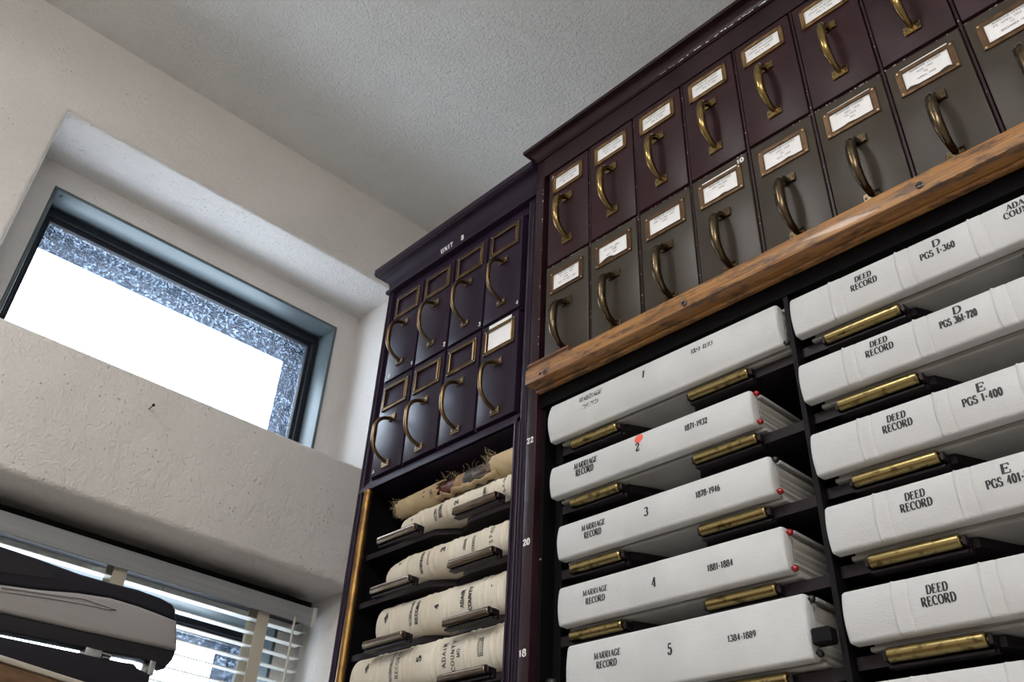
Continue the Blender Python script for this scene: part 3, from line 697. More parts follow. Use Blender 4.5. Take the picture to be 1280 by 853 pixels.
m = MB(); write(m, '8', -1.4120, -1.4030, 1.4425, 1.4555, cornice_y, thick=.22, thin=.14, serif=0)
wobj('painted_lettering', m, 'white_paint', cabL, 0)
for tx, xx, zz in (('4', -1.676, .772), ('2', -1.676, .568)):
    m = MB(); write(m, tx, xx - .004, xx + .004, zz - .005, zz + .005, lambda a, b: YL + .0115, thick=.22, thin=.12)
    wobj('painted_number', m, 'white_paint', cabL, 0)
m = MB(); m.tube([(-1.6535, YL - .004, ZF + .2), (-1.6535, YL - .004, .832)], .0100, 16)
pipe = wobj('brass_rod', m, 'pipe_brass', cabL)
wobj('rod_cap', MB().tube([(-1.6535, YL - .004, .8325), (-1.6535, YL - .004, .834), (-1.6535, YL - .004, .843), (-1.6535, YL - .004, .847)], [.0092, .0100, .0100, .007], 16), 'pipe_brass', pipe)
for a_ in (LX0 + .001,): wobj('bay_lining', MB().box(a_, a_ + .005, YL + .02, YL + .35, ZF + .2, .853), 'inner_black', cabL)
for rr_ in range(2):
    for c in range(4):
        xa, xb = LX0 + c * LP, LX0 + (c + 1) * LP
        z0_, z1_ = (1.128, 1.3965) if rr_ == 0 else (.8755, 1.128)
        hz = 1.2275 if rr_ == 0 else .9575; hh = 1.3465 if rr_ == 0 else 1.0785
        mk = []
        if rr_ == 0:
            mk.append((str(c + 1), xb - .0135, xb - .0065, 1.1395, 1.1495))
            if c == 0: mk.append(('B', xa + .018, xa + .0255, 1.1395, 1.1485))
        elif c == 0: mk.append(('A', xa + .010, xa + .018, .8885, .8985))
        cd = ((), .043, .0005, .071, .050) if (rr_ == 1 and c == 3) else None
        drawer(cabL, xa, xb, z0_, z1_, YL, 'violet', hz, 'thin', hh, 'bow', cd, mk or None, sink=random.uniform(0, .001))
L_Z = [.7055, .6025, .4975, .4035]
for z in L_Z: roller_shelf(cabL, LX0 + .007, LX1 - .007, z, YL, (-1.555, -1.430), (-1.313, -1.192), 'roller_steel', .020, .030, False, ry=-.024, rad=.0078)

# ================================================================== BOOKS
def spine_profile(h, bulge, rc, wrap):
    """outline of a spine from the lower back edge round the front to the upper back edge, as (y, z)"""
    P = [(wrap, 0.0)]; n = 4
    yc = lambda z: bulge * ((z - h / 2) / (h / 2)) ** 2
    y0 = yc(rc)
    for i in range(n + 1):
        a = math.pi / 2 * i / n; P.append((y0 + rc - rc * math.sin(a), rc - rc * math.cos(a)))
    for i in range(1, 9): z = rc + (h - 2 * rc) * i / 9; P.append((yc(z), z))
    for i in range(n + 1):
        a = math.pi / 2 * (1 - i / n); P.append((y0 + rc - rc * math.sin(a), h - rc + rc * math.cos(a)))
    P.append((wrap, h)); return P
def spine_mesh(x0, x1, h, bulge, rc, wrap, ridge, endr, extra=()):
    prof = spine_profile(h, bulge, rc, wrap); xs = {x0, x0 + endr * .3, x0 + endr, x1 - endr, x1 - endr * .3, x1}
    k = 12
    for i in range(k + 1): xs.add(x0 + endr + (x1 - x0 - 2 * endr) * i / k)
    for e in extra: xs.add(e)
    xs = sorted(x for x in xs if x0 <= x <= x1); m = MB(); V = []; n = len(prof)
    for x in xs:
        d = min(x - x0, x1 - x); s = endr - math.sqrt(max(0, endr ** 2 - (endr - min(d, endr)) ** 2)) if d < endr else 0.0
        s *= .9
        for y, z in prof:
            zz = h / 2 + (z - h / 2) * (h / 2 - s) / (h / 2); front = max(0, 1 - max(0, y - bulge) / max(1e-6, wrap - bulge))
            V.append((x, y + s * front - ridge(x) * front, zz))
    F = [(i * n + j, (i + 1) * n + j, (i + 1) * n + j + 1, i * n + j + 1) for i in range(len(xs) - 1) for j in range(n - 1)]
    F += [tuple(range(n)), tuple(reversed(range((len(xs) - 1) * n, len(xs) * n)))]
    F += [(i * n, i * n + n - 1, (i + 1) * n + n - 1, (i + 1) * n) for i in range(len(xs) - 1)]
    m.add(V, F); return m

def page_block(m, x0, x1, y0, y1, z0, z1, k=9):
    """pages: a block whose ends are gently uneven"""
    n = k; V = []; F = []
    for i in range(n + 1):
        z = z0 + (z1 - z0) * i / n; e = 0.0012 * math.sin(i * 2.3)
        V += [(x0 + e, y0, z), (x1 - e, y0, z), (x1 - e, y1, z), (x0 + e, y1, z)]
    for i in range(n):
        for q in range(4): a = i * 4; F.append((a + q, a + (q + 1) % 4, a + 4 + (q + 1) % 4, a + 4 + q))
    F += [(0, 3, 2, 1), (n * 4, n * 4 + 1, n * 4 + 2, n * 4 + 3)]
    m.add(V, F)

def post_book(label, group, x0, x1, z0, z1, texts, cloth, bulge=.004, bands=(), balls=None, worn=False, board_in=.004, depth=.31, drop=.004):
    yf = YR; h = z1 - z0; xc = (x0 + x1) / 2
    r = empty('record_book', (xc, yf + .15, z0)); tag(r, label, 'book', group)
    def ridge(x):
        v = 0.0
        for b in bands:
            v += .0030 * math.exp(-((x - b) / .0013) ** 2) - .0010 * math.exp(-((x - b - .017) / .0014) ** 2) + (.0004 if b < x < b + .017 else 0)
        return v
    extra = [b + d for b in bands for d in (-.004, -.002, -.001, 0, .001, .002, .004, .0145, .016, .017, .018, .0195)]
    sp = spine_mesh(x0, x1, h, bulge, .0045, .020, ridge, .0045, extra)
    sp.v = [(a, b + yf, c + z0) for a, b, c in sp.v]
    spo = wobj('spine', sp, cloth, r, 50)
    t = .006
    zl = z0 - drop; xb0 = max(x0 + board_in, -1.056)
    m = MB().box(xb0, x1 + .004, yf + .0255, yf + depth, zl + .0002, zl + t, .0018, 2); wobj('board', m, 'board_cloth', r)
    m = MB().box(xb0, x1 + .004, yf + .0255, yf + depth, z1 - t, z1 - .0002, .0018, 2); wobj('board', m, 'board_cloth', r)
    m = MB(); page_block(m, xb0 + .006, x1 - .0015, yf + .0265, yf + depth - .01, zl + t, z1 - t); wobj('page_block', m, 'page_paper', r, 20)
    surf = lambda x, z: yf + bulge * ((z - (z0 + z1) / 2) / (h / 2)) ** 2 - ridge(x)
    for tx in texts:
        ink = {'w': 'worn_ink', 'f': 'faded_ink', 'b': 'ink_blue'}.get(tx[5] if len(tx) > 5 else '', 'ink')
        narrow = (tx[2] - tx[1]) / (tx[4] - tx[3]) / letters(tx[0])[1]
        m = MB(); write(m, tx[0], tx[1], tx[2], tx[3], tx[4], surf, thick=.25 / max(.6, min(1.2, narrow)), thin=.115, serif=.14, gap=.11)
        wobj('lettering', m, ink, spo, 0)
    for (kind, zt) in (balls or ()):
        m = MB().tube([(x1 - .004, yf + .012, zt), (x1 + .001, yf + .012, zt)], .002, 8).ball((x1 + .0030, yf + .015, zt), .0046, 12, 8, (1, 1, 1))
        wobj('post_tip', m, kind, r)
    return r, spo, surf
MG = 'white canvas marriage record books lying on roller shelves'
DG = 'white canvas deed record books lying on roller shelves'
red, blk = 'red_plastic', 'black_cap'
def mtext(a, b, n, y, num, years, worn=''):
    return [('MARRIAGE', *a, worn), ('RECORD', *b, worn), (num, *n), (years, *y, worn)]
post_book('thick white record book numbered 1 with rubbed faint lettering under the wooden rail', MG, -1.070, -.5865, .766, .840,
          [('MARRIAGE', -.9915, -.9385, .8160, .8265, 'w'), ('RECORD', -.984, -.945, .7995, .8075, 'f'), ('1', -.8464, -.8412, .8085, .8238), ('1851-1873', -.7446, -.7023, .8130, .8220, 'w')],
          'canvas_white', .009, balls=((blk, .771),))
r2, s2, surf2 = post_book('white marriage record book numbered 2 with a round coral sticker on its spine', MG, -1.062, -.648, .656, .7125,
          [('MARRIAGE', -1.002, -.950, .690, .701), ('RECORD', -.9975, -.9575, .6765, .688), ('2', -.866, -.858, .680, .694), ('1871-1932', -.7676, -.7252, .6825, .6922)], 'canvas_white', .005, balls=((red, .7085), (red, .6620)))
m = MB(); n = 24; V = [(-.860 + .0088 * math.cos(2 * math.pi * i / n), 0, .7020 + .0080 * math.sin(2 * math.pi * i / n)) for i in range(n)]
m.add([(a, surf2(a, c) - .0003, c) for a, b, c in V] + [(-.860, surf2(-.86, .702) - .0003, .702)], [(i, (i + 1) % n, n) for i in range(n)])
wobj('round_sticker', m, 'coral', s2, 0)
post_book('white marriage record book numbered 3 dated 1878-1946', MG, -1.042, -.632, .5435, .601,
          [('MARRIAGE', -.9845, -.9345, .577, .5867), ('RECORD', -.9786, -.942, .5637, .5735), ('3', -.8541, -.8464, .5685, .582), ('1878-1946', -.7572, -.7148, .5705, .580)], 'canvas_white', .005, balls=((blk, .597), (red, .5500)))
post_book('white marriage record book numbered 4 dated 1881-1884', MG, -1.038, -.6265, .4375, .4975,
          [('MARRIAGE', -.982, -.932, .4725, .481), ('RECORD', -.9757, -.9367, .459, .468), ('4', -.8463, -.8387, .459, .473), ('1881-1884', -.748, -.706, .4607, .4695)], 'canvas_white', .004, balls=((red, .4905), (red, .4425)))
post_book('white marriage record book numbered 5, second lowest of its bay', MG, -1.0185, -.6095, .327, .406,
          [('MARRIAGE', -.960, -.9093, .3765, .3855), ('RECORD', -.955, -.9162, .3632, .3725), ('5', -.824, -.817, .363, .377), ('1384-1889', -.7257, -.683, .3637, .3717)], 'canvas_white', .004, balls=((blk, .400), (blk, .335)))
post_book('white record book below number 5 with only its top edge in view', MG, -1.02, -.634, .231, .2990, [], 'canvas_white', .004)
def dtext(z0, dz, letter, pages, extra=()):
    o = z0 + dz
    return [('DEED', -.4570, -.4325, o, o + .0098), ('RECORD', -.4650, -.4260, o - .0128, o - .0032)] + \
           ([(letter, -.3440, -.3330, o + .0005, o + .0122), (pages, -.3630, -.3163, o - .0128, o - .0026)] if letter else []) + list(extra)
DB = (-.4965, -.3950, -.2935, -.192)
def deed(label, x0, z0, z1, tx, bands=DB):
    post_book(label, DG, x0, -.103, z0, z1, tx, 'canvas_coarse', .005, bands, board_in=.014, drop=.006)
deed('white deed record book lettered D for pages 1-360, topmost of its bay', -.5640, .768, .833, dtext(.768, .042, 'D', 'PGS 1-360', [('ADAIR', -.2455, -.2125, .816, .8258), ('COUNTY', -.2512, -.2065, .8035, .813)]))
deed('white deed record book lettered D for pages 361-720', -.5680, .660, .7195, dtext(.660, .0405, 'D', 'PGS 361-720'))
deed('white deed record book lettered E for pages 1-400', -.5678, .549, .6100, dtext(.549, .0388, 'E', 'PGS 1-400'))
deed('white deed record book lettered E for pages from 401', -.5652, .4445, .5055, dtext(.4445, .0385, 'E', 'PGS 401-7'))
deed('white deed record book without page numbers, second lowest of its bay', -.5625, .336, .3965, dtext(.336, .0365, None, None, [('F', -.349, -.338, .366, .378, 'b')]))
deed('deed record book at the bottom of its bay, only its top edge in view', -.560, .225, .2925, [])

# ---- cream hubbed books in the left cabinet -----------------------------------------
IG = 'cream incorporation record books in the left cabinet'
def hub_book(label, x0, x1, z0, z1, hubs, texts, marks, zl=None, mat_='canvas_cream', bulge=.020, sag=0.0):
    """spine with raised hubs; sag lowers the middle of an old, slack spine"""
    yf = YL; h = z1 - z0; r = empty('record_book', ((x0 + x1) / 2, yf + .15, z0)); tag(r, label, 'book', IG)
    def ridge(x):
        v = 0.0
        for c in hubs:
            for e in (-.008, .008): v += .0034 * math.exp(-((x - c - e) / .0027) ** 2)
        v += .0014 * math.exp(-((x - x0 - .010) / .003) ** 2) + .0014 * math.exp(-((x - x0 - .019) / .003) ** 2)
        return v
    def taper(x):                                          # slack old spines are slimmer at their left end
        t = max(0.0, min(1.0, (x - x0) / .075)); return 1.0 - sag * (1 - math.sqrt(max(0, 1 - (1 - t) ** 2)))
    n = 15; xs = []
    k = int((x1 - x0) / .0015)
    for i in range(k + 1): xs.append(x0 + (x1 - x0) * i / k)
    m = MB(); V = []
    for x in xs:
        d = min(x - x0, x1 - x); e = .006 - math.sqrt(max(0, .006 ** 2 - (.006 - min(d, .006)) ** 2)); hh = h * taper(x)
        V.append((x, yf + .045, z0 + .001 + e))
        for j in range(n):
            u = -1 + 2 * j / (n - 1); a = u * math.pi / 2 * .92
            z = z0 + hh / 2 + (hh / 2 - e) * math.sin(a) / math.sin(math.pi / 2 * .92)
            y = yf + bulge * (1 - math.cos(a)) - ridge(x) * math.cos(a) + e * .8
            V.append((x, y, z + ridge(x) * .4 * max(0, u)))
        V.append((x, yf + .045, z0 + hh - .001 - e))
    q = n + 2
    F = [(i * q + j, (i + 1) * q + j, (i + 1) * q + j + 1, i * q + j + 1) for i in range(len(xs) - 1) for j in range(q - 1)]
    F += [tuple(range(q)), tuple(reversed(range((len(xs) - 1) * q, len(xs) * q)))] + [(i * q, i * q + q - 1, (i + 1) * q + q - 1, (i + 1) * q) for i in range(len(xs) - 1)]
    m.add(V, F); sp = wobj('spine', m, mat_, r, 60)
    b0 = x0 + .012
    zt = z0 + h * (1 - sag * .8) - .001
    wobj('board', MB().box(b0, x1 - .004, yf + .046, yf + .33, z0 + .0005, z0 + .0055, .0015), mat_, r)
    wobj('board', MB().box(b0, x1 - .004, yf + .046, yf + .33, zt - .005, zt, .0015), mat_, r)
    m = MB(); page_block(m, b0 + .004, x1 - .008, yf + .046, yf + .32, z0 + .0055, zt - .005); wobj('page_block', m, 'page_paper', r, 20)
    def surf(x, z):
        hh = h * taper(x); s_ = max(-1, min(1, (z - z0 - hh / 2) / (hh / 2))) * math.sin(math.pi / 2 * .92); a = math.asin(s_)
        return yf + bulge * (1 - math.cos(a)) - ridge(x) * math.cos(a) - .0004
    for tx, xc, ht, za, zb, kw in texts:
        m = MB(); write(m, tx, xc - ht / 2, xc + ht / 2, za, zb, surf, rot=True, **kw); wobj('lettering', m, 'ink', sp, 0)
    for kind, xc, zc, wx, hz in marks:
        m = MB()
        if kind == 'diamond':
            o = len(m.v); c = [(0, 1), (.5, .35), (1, 0), (.5, -.35), (0, -1), (-.5, -.35), (-1, 0), (-.5, .35)]
            pts = [(xc + a * wx / 2, zc + b * hz / 2) for a, b in c]; inn = [(xc + a * wx / 2 * .35, zc + b * hz / 2 * .35) for a, b in c]
            m.add([(a, surf(a, b) - .0004, b) for a, b in pts + inn], [(i, (i + 1) % 8, 8 + (i + 1) % 8, 8 + i) for i in range(8)])
            m.add([(a, surf(a, b) - .0004, b) for a, b in [(xc + a * wx / 2 * .22, zc + b * hz / 2 * .22) for a, b in c]], [tuple(range(8))])
        elif kind == 'stamp':
            def bar(xa, xb, za, zb): m.add([(a, surf(a, b) - .0004, b) for a, b in ((xa, za), (xb, za), (xb, zb), (xa, zb))], [(0, 1, 2, 3)])
            t = wx * .10; k = 8
            def sx(f): return xc - wx / 2 * (.70 + .30 * math.cos((f - .5) * 2.4))          # bowed left side
            for i in range(k):
                za, zb = zc - hz / 2 + hz * i / k, zc - hz / 2 + hz * (i + 1) / k; f = (i + .5) / k
                bar(sx(f), sx(f) + t, za, zb); bar(xc + wx / 2 - t, xc + wx / 2, za, zb)
                if 1 <= i < k - 1:
                    for c in (-.22, .02, .24): bar(xc + wx * c, xc + wx * c + t * .9, za + hz / k * .15, zb - hz / k * .2)
            for zz in (-.5, .45): bar(xc - wx * .42, xc + wx / 2, zc + hz * zz, zc + hz * zz + hz * .05)
            bar(xc - wx * .2, xc + wx * .3, zc + hz * .36, zc + hz * .40); bar(xc - wx * .2, xc + wx * .3, zc - hz * .40, zc - hz * .36)
        elif kind == 'line':
            m.add([(a, surf(a, b) - .0004, b) for a, b in ((xc - wx / 2, zc - hz / 2), (xc + wx / 2, zc - hz / 2), (xc + wx / 2, zc + hz / 2), (xc - wx / 2, zc + hz / 2))], [(0, 1, 2, 3)])
            m.add([(a, surf(a, b) - .0004, b) for a, b in ((xc - wx, zc + hz * .38), (xc + wx, zc + hz * .34), (xc + wx, zc + hz * .5), (xc - wx, zc + hz * .5))], [(0, 1, 2, 3)])
        wobj('printed_mark', m, 'ink', sp, 0)
    return r
SB = dict(thick=.20, thin=.11, serif=.10, gap=.14); SS = dict(thick=.17, thin=.13, serif=0, gap=.20); SX = dict(thick=.26, thin=.16, serif=.10, gap=.10)
hub_book('cream record book numbered 5 with a printed stamp on its ribbed spine', -1.630, -1.1825, .4040, .4815, (-1.545, -1.445, -1.366, -1.272, -1.205),
         [('INCORPORATION', -1.4930, .0085, .4190, .4770, SB), ('RECORD', -1.4745, .0095, .4240, .4720, SS), ('5', -1.4090, .0125, .4440, .4540, dict(thick=.3, thin=.2, serif=0)),
          ('ADAIR', -1.3365, .0100, .4230, .4660, SS), ('COUNTY', -1.3130, .0095, .4150, .4680, SS), ('MO.', -1.2975, .0085, .4350, .4520, SB)],
         [('diamond', -1.573, .4560, .013, .022), ('stamp', -1.2400, .4435, .0145, .030)], bulge=.022)
hub_book('cream record book numbered 4 with ADAIR COUNTY on its ribbed spine', -1.5640, -1.1825, .4980, .5700, (-1.505, -1.405, -1.345, -1.245, -1.195),
         [('INCORPORATION', -1.4490, .0075, .5150, .5620, SB), ('RECORD', -1.4310, .0085, .5150, .5590, SX), ('4', -1.3713, .0115, .5310, .5405, SX),
          ('ADAIR', -1.2980, .0095, .5200, .5530, SX), ('COUNTY', -1.2770, .0090, .5130, .5560, SX)],
         [('diamond', -1.5292, .5440, .014, .026), ('line', -1.2200, .5300, .0012, .032)], bulge=.020)
hub_book('slack cream record book numbered 3 with a faded ribbed spine', -1.5500, -1.1825, .6030, .6640, (-1.480, -1.398, -1.338, -1.252, -1.195),
         [('INCORPORATION', -1.4330, .0080, .6120, .6560, SX), ('RECORD', -1.4110, .0080, .6240, .6510, SS), ('3', -1.3690, .0120, .6395, .6490, SX),
          ('ADAIR', -1.3040, .0075, .6270, .6510, SB), ('COUNTY', -1.2785, .0080, .6200, .6510, SB), ('S.P.CO', -1.2290, .0085, .6240, .6560, SS)],
         [('diamond', -1.5065, .6470, .008, .007)], sag=.34, bulge=.020)
hub_book('slack cream record book numbered 2 under the torn book', -1.5200, -1.1825, .7060, .7525, (-1.455, -1.372, -1.312, -1.235, -1.190),
         [('INCORP', -1.4040, .0085, .7120, .7360, SB), ('RECORD', -1.3890, .0090, .7150, .7420, SX), ('2', -1.3390, .0110, .7270, .7360, SX),
          ('COUNTY', -1.2560, .0080, .7210, .7420, SX), ('S.P.CO', -1.2010, .0085, .7150, .7470, SS)],
         [('diamond', -1.4810, .7330, .008, .006)], sag=.26, bulge=.018)

# ---- torn book lying on top of number 2 ----------------------------------------------
def torn_book():
    x0, x1, z0, z1, yf = -1.552, -1.1825, .7585, .8115, YL + .006
    r = empty('torn_record_book', ((x0 + x1) / 2, yf + .15, z0)); tag(r, 'torn old book with frayed tan cover showing dark red leather beneath', 'book')
    def shell(m, xa, xb, sc, ja, jb, n=15, step=.004, lift=0.0, open_=True):
        """piece of rounded spine between ragged ends"""
        k = max(2, int((xb - xa) / step)); V = []
        A = [random.uniform(-1, 1) * ja for _ in range(n)]; B = [random.uniform(-1, 1) * jb for _ in range(n)]
        for i in range(k + 1):
            t = i / k
            for j in range(n):
                u = -1 + 2 * j / (n - 1); a = u * 1.45; X = xa + (xb - xa) * t + A[j] * (1 - t) + B[j] * t
                hh = (z1 - z0) / 2 * (0.80 + .20 * max(0, min(1, (X - x0) / .25)))
                wr = 1 + .03 * math.sin(X * 210 + j * 1.7) + .02 * math.sin(X * 480 + j * .6)
                V.append((X, yf + .022 * (1 - math.cos(a) * sc * wr), z0 + .001 + hh + hh * math.sin(a) * min(1.0, sc) / math.sin(1.45) * .98 + lift * (.5 + .5 * u)))
        F = [(i * n + j, (i + 1) * n + j, (i + 1) * n + j + 1, i * n + j + 1) for i in range(k) for j in range(n - 1)]
        m.add(V, F)
    m = MB(); shell(m, x0 + .01, x1 - .02, .80, 0, 0); wobj('leather_spine', m, 'leather_red', r, 60)
    sp = r
    for nm, a, b, sc, mt in (('leather_band', -1.365, -1.338, .86, 'leather_tan'), ('title_label', -1.336, -1.278, .88, 'leather_black'), ('leather_panel', -1.272, -1.225, .84, 'leather_purple')):
        m = MB(); shell(m, a, b, sc, .002, .002); wobj(nm, m, mt, r, 60)
    for a, b, j0, j1, sc in ((x0, -1.412, .004, .010, 1.04), (-1.246, x1, .012, .001, 1.10)):
        m = MB(); shell(m, a, b, sc, j0, j1, step=.003, lift=.001); o = wobj('cover_cloth', m, 'canvas_tan', r, 60)
        md = o.modifiers.new('thick', 'SOLIDIFY'); md.thickness = .0014; md.offset = 1
    # cloth strip torn loose along the lower edge
    m = MB(); V = []; k = 40
    for i in range(k + 1):
        x = -1.415 + .185 * i / k; y = yf + .006 + .004 * math.sin(i * .9); z = z0 + .0035 + .002 * math.sin(i * .55) + random.uniform(-.0008, .0008)
        hgt = .004 + .0025 * math.sin(i * .37 + 1) + random.uniform(0, .0015)
        V += [(x, y + .003, z - .0025), (x, y - .006, z), (x + random.uniform(-.001, .001), y - .009 + .003 * math.sin(i * .8), z + hgt)]
    m.add(V, [(i * 3 + j, i * 3 + 3 + j, i * 3 + 4 + j, i * 3 + 1 + j) for i in range(k) for j in range(2)])
    o = wobj('torn_strip', m, 'canvas_tan', r, 60); md = o.modifiers.new('thick', 'SOLIDIFY'); md.thickness = .0012
    wobj('page_block', MB().box(x0 + .02, x1 - .005, yf + .030, yf + .30, z0 + .002, z1 - .006, .002), 'page_paper', r)
    # loose threads
    m = MB()
    def thread(p, d, l):
        P = [Vector(p)]; d = Vector(d).normalized()
        for i in range(6):
            d = (d + Vector((random.uniform(-.5, .5), random.uniform(-.5, .5), random.uniform(-.5, .5)))).normalized(); q_ = P[-1] + d * l / 6; q_.z = max(q_.z, z0 + .001); P.append(q_)
        m.tube(P, random.uniform(.00015, .00036), 4, False)
    for i in range(70): thread((x0 + random.uniform(-.003, .012), yf + random.uniform(-.002, .02), random.uniform(z0 + .001, z0 + .040)), (-1, -.3, random.uniform(-.6, .6)), random.uniform(.008, .024))
    for i in range(60): thread((-1.246 + random.uniform(-.012, .006), yf + random.uniform(-.004, .014), random.uniform(z0 + .01, z1 + .001)), (-1, -.4, random.uniform(-.2, .8)), random.uniform(.010, .034))
    for i in range(40): thread((-1.412 + random.uniform(-.006, .008), yf + random.uniform(-.002, .014), random.uniform(z0 + .004, z1 - .008)), (1, -.4, random.uniform(-.6, .6)), random.uniform(.006, .018))
    for i in range(22): thread((random.uniform(-1.42, -1.25), yf + .014, z1 - .008), (random.uniform(-1, 1), -.4, .6), random.uniform(.008, .026))
    tag(wobj('frayed_threads', m, 'fibre', r, 60), kind='stuff')
    m = MB(); write(m, 'COUNTY', -1.436, -1.427, z0 + .010, z0 + .038, lambda a, b: yf - .0022 + .022 * (1 - math.cos(1.2 * (b - z0 - .025) / .026)), rot=True, **SB)
    m.add([(-1.458, yf - .002, z0 + .017), (-1.453, yf - .002, z0 + .018), (-1.454, yf - .002, z0 + .032), (-1.458, yf - .002, z0 + .031)], [(0, 1, 2, 3)])
    wobj('lettering', m, 'ink', r, 0)
torn_book()

# ================================================================== VENETIAN BLIND
def blind():
    xb = -2.372; y0, y1 = 0.250, 1.392; r = empty('venetian_blind', (xb, (y0 + y1) / 2, -.10))
    tag(r, 'white venetian blind with cloth ladder tapes hanging in the lower window recess', 'blind')
    wobj('head_rail', MB().box(xb - .058, xb + .020, y0 + .006, y1 - .008, .762, .812, .002), 'black_metal', r)  # near-black colour holds the shade of the gap above the valance
    v = wobj('valance', MB().box(-2.338, -2.328, y0, y1 - .010, .743, .790, .002), 'valance_grey', r)
    wobj('end_cap', MB().box(-2.340, -2.322, y1 - .0155, y1 - .004, .741, .792, .0015), 'blind_white', v)
    sl = MB(); n = 6; V = []
    for i in range(n + 1):
        a = -1 + 2 * i / n; V.append((.024 * a, .0030 * (1 - a * a)))
    prof = [(p, q) for p, q in V] + [(p, q - .0022) for p, q in reversed(V)]
    sl.sweep(prof, 'y', -(y1 - y0) / 2 + .012, (y1 - y0) / 2 - .012)
    tilt = math.radians(-6); sl.v = [(a * math.cos(tilt) - c * math.sin(tilt), b, a * math.sin(tilt) + c * math.cos(tilt)) for a, b, c in sl.v]
    me = sl.mesh('slat', 'blind_white', 30); z = .728; k = 0
    while z > -.07:
        place(bpy.data.objects.new('slat', me), r, (xb, (y0 + y1) / 2, z)); z -= .0345; k += 1
    wobj('bottom_rail', MB().box(xb - .022, xb + .022, y0 + .012, y1 - .012, -.095, -.078, .003), 'blind_white', r)
    for yc in (.395, .815, 1.235):
        for xx in (xb + .0275, xb - .0285):
            wobj('ladder_tape', MB().box(xx - .0006, xx + .0006, yc - .018, yc + .018, -.086, .764), 'tape_beige', r)
    wobj('wand', MB().tube([(-2.318, 1.318, .748), (-2.316, 1.318, .60), (-2.314, 1.316, .25)], .0032, 8), 'cord_white', r)
    wobj('wand_hook', MB().tube([(-2.345, 1.318, .752), (-2.322, 1.318, .752), (-2.318, 1.318, .744)], .0022, 6), 'steel', r)
blind()

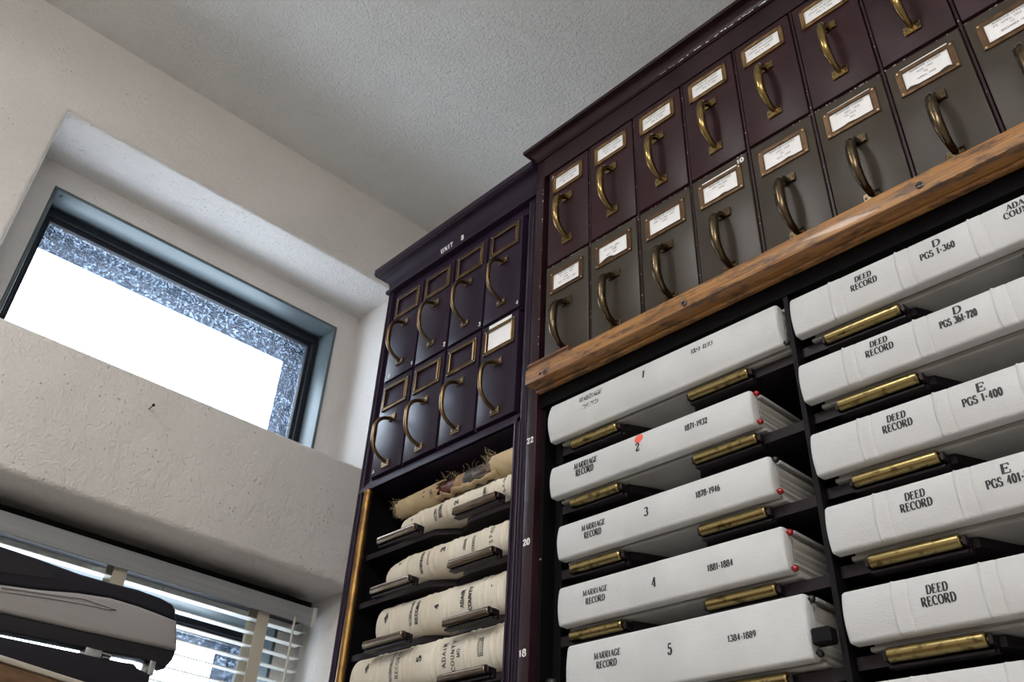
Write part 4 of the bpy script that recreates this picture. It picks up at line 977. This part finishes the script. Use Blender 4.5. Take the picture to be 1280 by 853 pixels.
# ================================================================== COUNTER AND OFFICE MACHINE
XF = -1.26
def counter():
    r = empty('counter', (-1.55, .0, ZF)); tag(r, 'tall wooden counter with a pale edge strip standing before the lower window', 'counter')
    P0 = Vector((-1.20, .31)); e = Vector((-.300, .954)); n = Vector((-.954, -.300))          # its front edge stands slightly askew to the wall
    def slab(name, u0, u1, v0, v1, z0, z1, mt, bev=.003):
        m = MB().box(u0, u1, v0, v1, z0, z1, bev); m.v = [(P0.x + e.x * u + n.x * v, P0.y + e.y * u + n.y * v, z) for u, v, z in m.v]
        return wobj(name, m, mt, r)
    slab('top', -.90, .40, .002, .70, .222, .2460, 'counter_wood')
    slab('edge_strip', -.902, .402, .0, .702, .2462, .2525, 'counter_edge', .0015)
    slab('panel', -.86, .36, .06, .66, ZF + .002, .2218, 'counter_wood')
counter()
def machine():
    """long office machine, drawn in side view (y, z) and given depth along x"""
    zb = .2527
    r = empty('office_machine', (XF - .15, .22, zb)); tag(r, 'long black and silver office machine with raised lid on the counter before the blind', 'office machine')
    def body(name, prof, xa, xb, mt, bev=.004, parent=r):
        b = bmesh.new(); n = len(prof)
        A = [b.verts.new((xa, p[0], p[1])) for p in prof]; B = [b.verts.new((xb, p[0], p[1])) for p in prof]
        b.faces.new(A); b.faces.new(list(reversed(B)))
        for i in range(n): b.faces.new((A[i], B[i], B[(i + 1) % n], A[(i + 1) % n]))
        bmesh.ops.recalc_face_normals(b, faces=b.faces[:])
        if bev: bmesh.ops.bevel(b, geom=[x for x in b.edges if abs(x.verts[0].co.x - x.verts[1].co.x) < 1e-6], offset=bev, segments=3, affect='EDGES', profile=.5)
        m = MB(); m.bm(b); return wobj(name, m, mt, parent, 40)
    ya = -.05
    top = [(ya, .352), (ya, .392), (.10, .392), (.20, .3895), (.28, .3862), (.33, .3845), (.388, .3810), (.43, .3812), (.47, .3828), (.505, .3808), (.524, .3770), (.531, .3705), (.534, .3575),
           (.508, .3598), (.478, .3622), (.437, .3627), (.395, .3578), (.345, .3484), (.297, .3420), (.20, .352)]
    side = [(ya, .3515), (.20, .3515), (.297, .3415), (.345, .3479), (.395, .3573), (.437, .3622), (.478, .3617), (.508, .3593), (.5355, .3568), (.5465, .3200), (.491, .3176), (.41, .3144), (.309, .3112), (ya, .300)]
    lid = body('lid', top, XF - .24, XF - .003, 'machine_black', .004)
    pan = body('side_panel', side, XF - .035, XF, 'machine_silver', .005)
    # finger groove scooped in the silver panel
    m = MB(); P = [(.10, .330), (.30, .3335), (.35, .3398), (.403, .3450), (.44, .3470), (.4476, .3488), (.43, .3497), (.403, .3512), (.35, .3440), (.30, .3380)]
    m.tube([(XF + .0006, a, b) for a, b in P], .0011, 6); wobj('panel_groove', m, 'machine_silver', pan)
    m = MB(); P = [(.05, .383), (.20, .384), (.282, .3795), (.335, .3755), (.358, .3705), (.352, .3640), (.293, .3560), (.15, .359)]
    m.add([(XF - .0022, a, b) for a, b in P] + [(XF - .004, a, b) for a, b in P], [tuple(range(8)), tuple(reversed(range(8, 16)))] + [(i, (i + 1) % 8, 8 + (i + 1) % 8, 8 + i) for i in range(8)])
    wobj('lid_inset', m, 'machine_dark', lid)
    under = [(ya, .299), (.309, .3108), (.41, .3140), (.491, .3172), (.546, .3196), (.5445, .3079), (.5367, .2950), (.5236, .2995), (.500, .3005), (.49, .2995), (.47, .2985), (.4244, .2962), (.3166, .2916), (ya, .279)]
    body('lid_underside', under, XF - .030, XF - .004, 'machine_dark', .002)
    base = [(ya, zb), (ya, .272), (.319, .2852), (.427, .2890), (.478, .2905), (.4935, .2920), (.500, .2880), (.520, .2840), (.5215, .2620), (.515, zb)]
    body('base', base, XF - .30, XF - .004, 'machine_black', .002)
    wobj('hinge_post', MB().box(XF - .03, XF - .004, .515, .5235, .2835, .3010, .001), 'steel', r)
    wobj('hinge_bracket', MB().box(XF - .02, XF - .0035, .4262, .4485, .2880, .2975, .001).tube([(XF - .005, .4485, .2955), (XF - .005, .460, .2955), (XF - .005, .462, .2930), (XF - .005, .460, .2910), (XF - .005, .451, .2908)], .0010, 6), 'steel', r)
    wobj('hinge_block', MB().box(XF - .22, XF - .14, .498, .51, .2890, .3560), 'machine_dark', r)
machine()
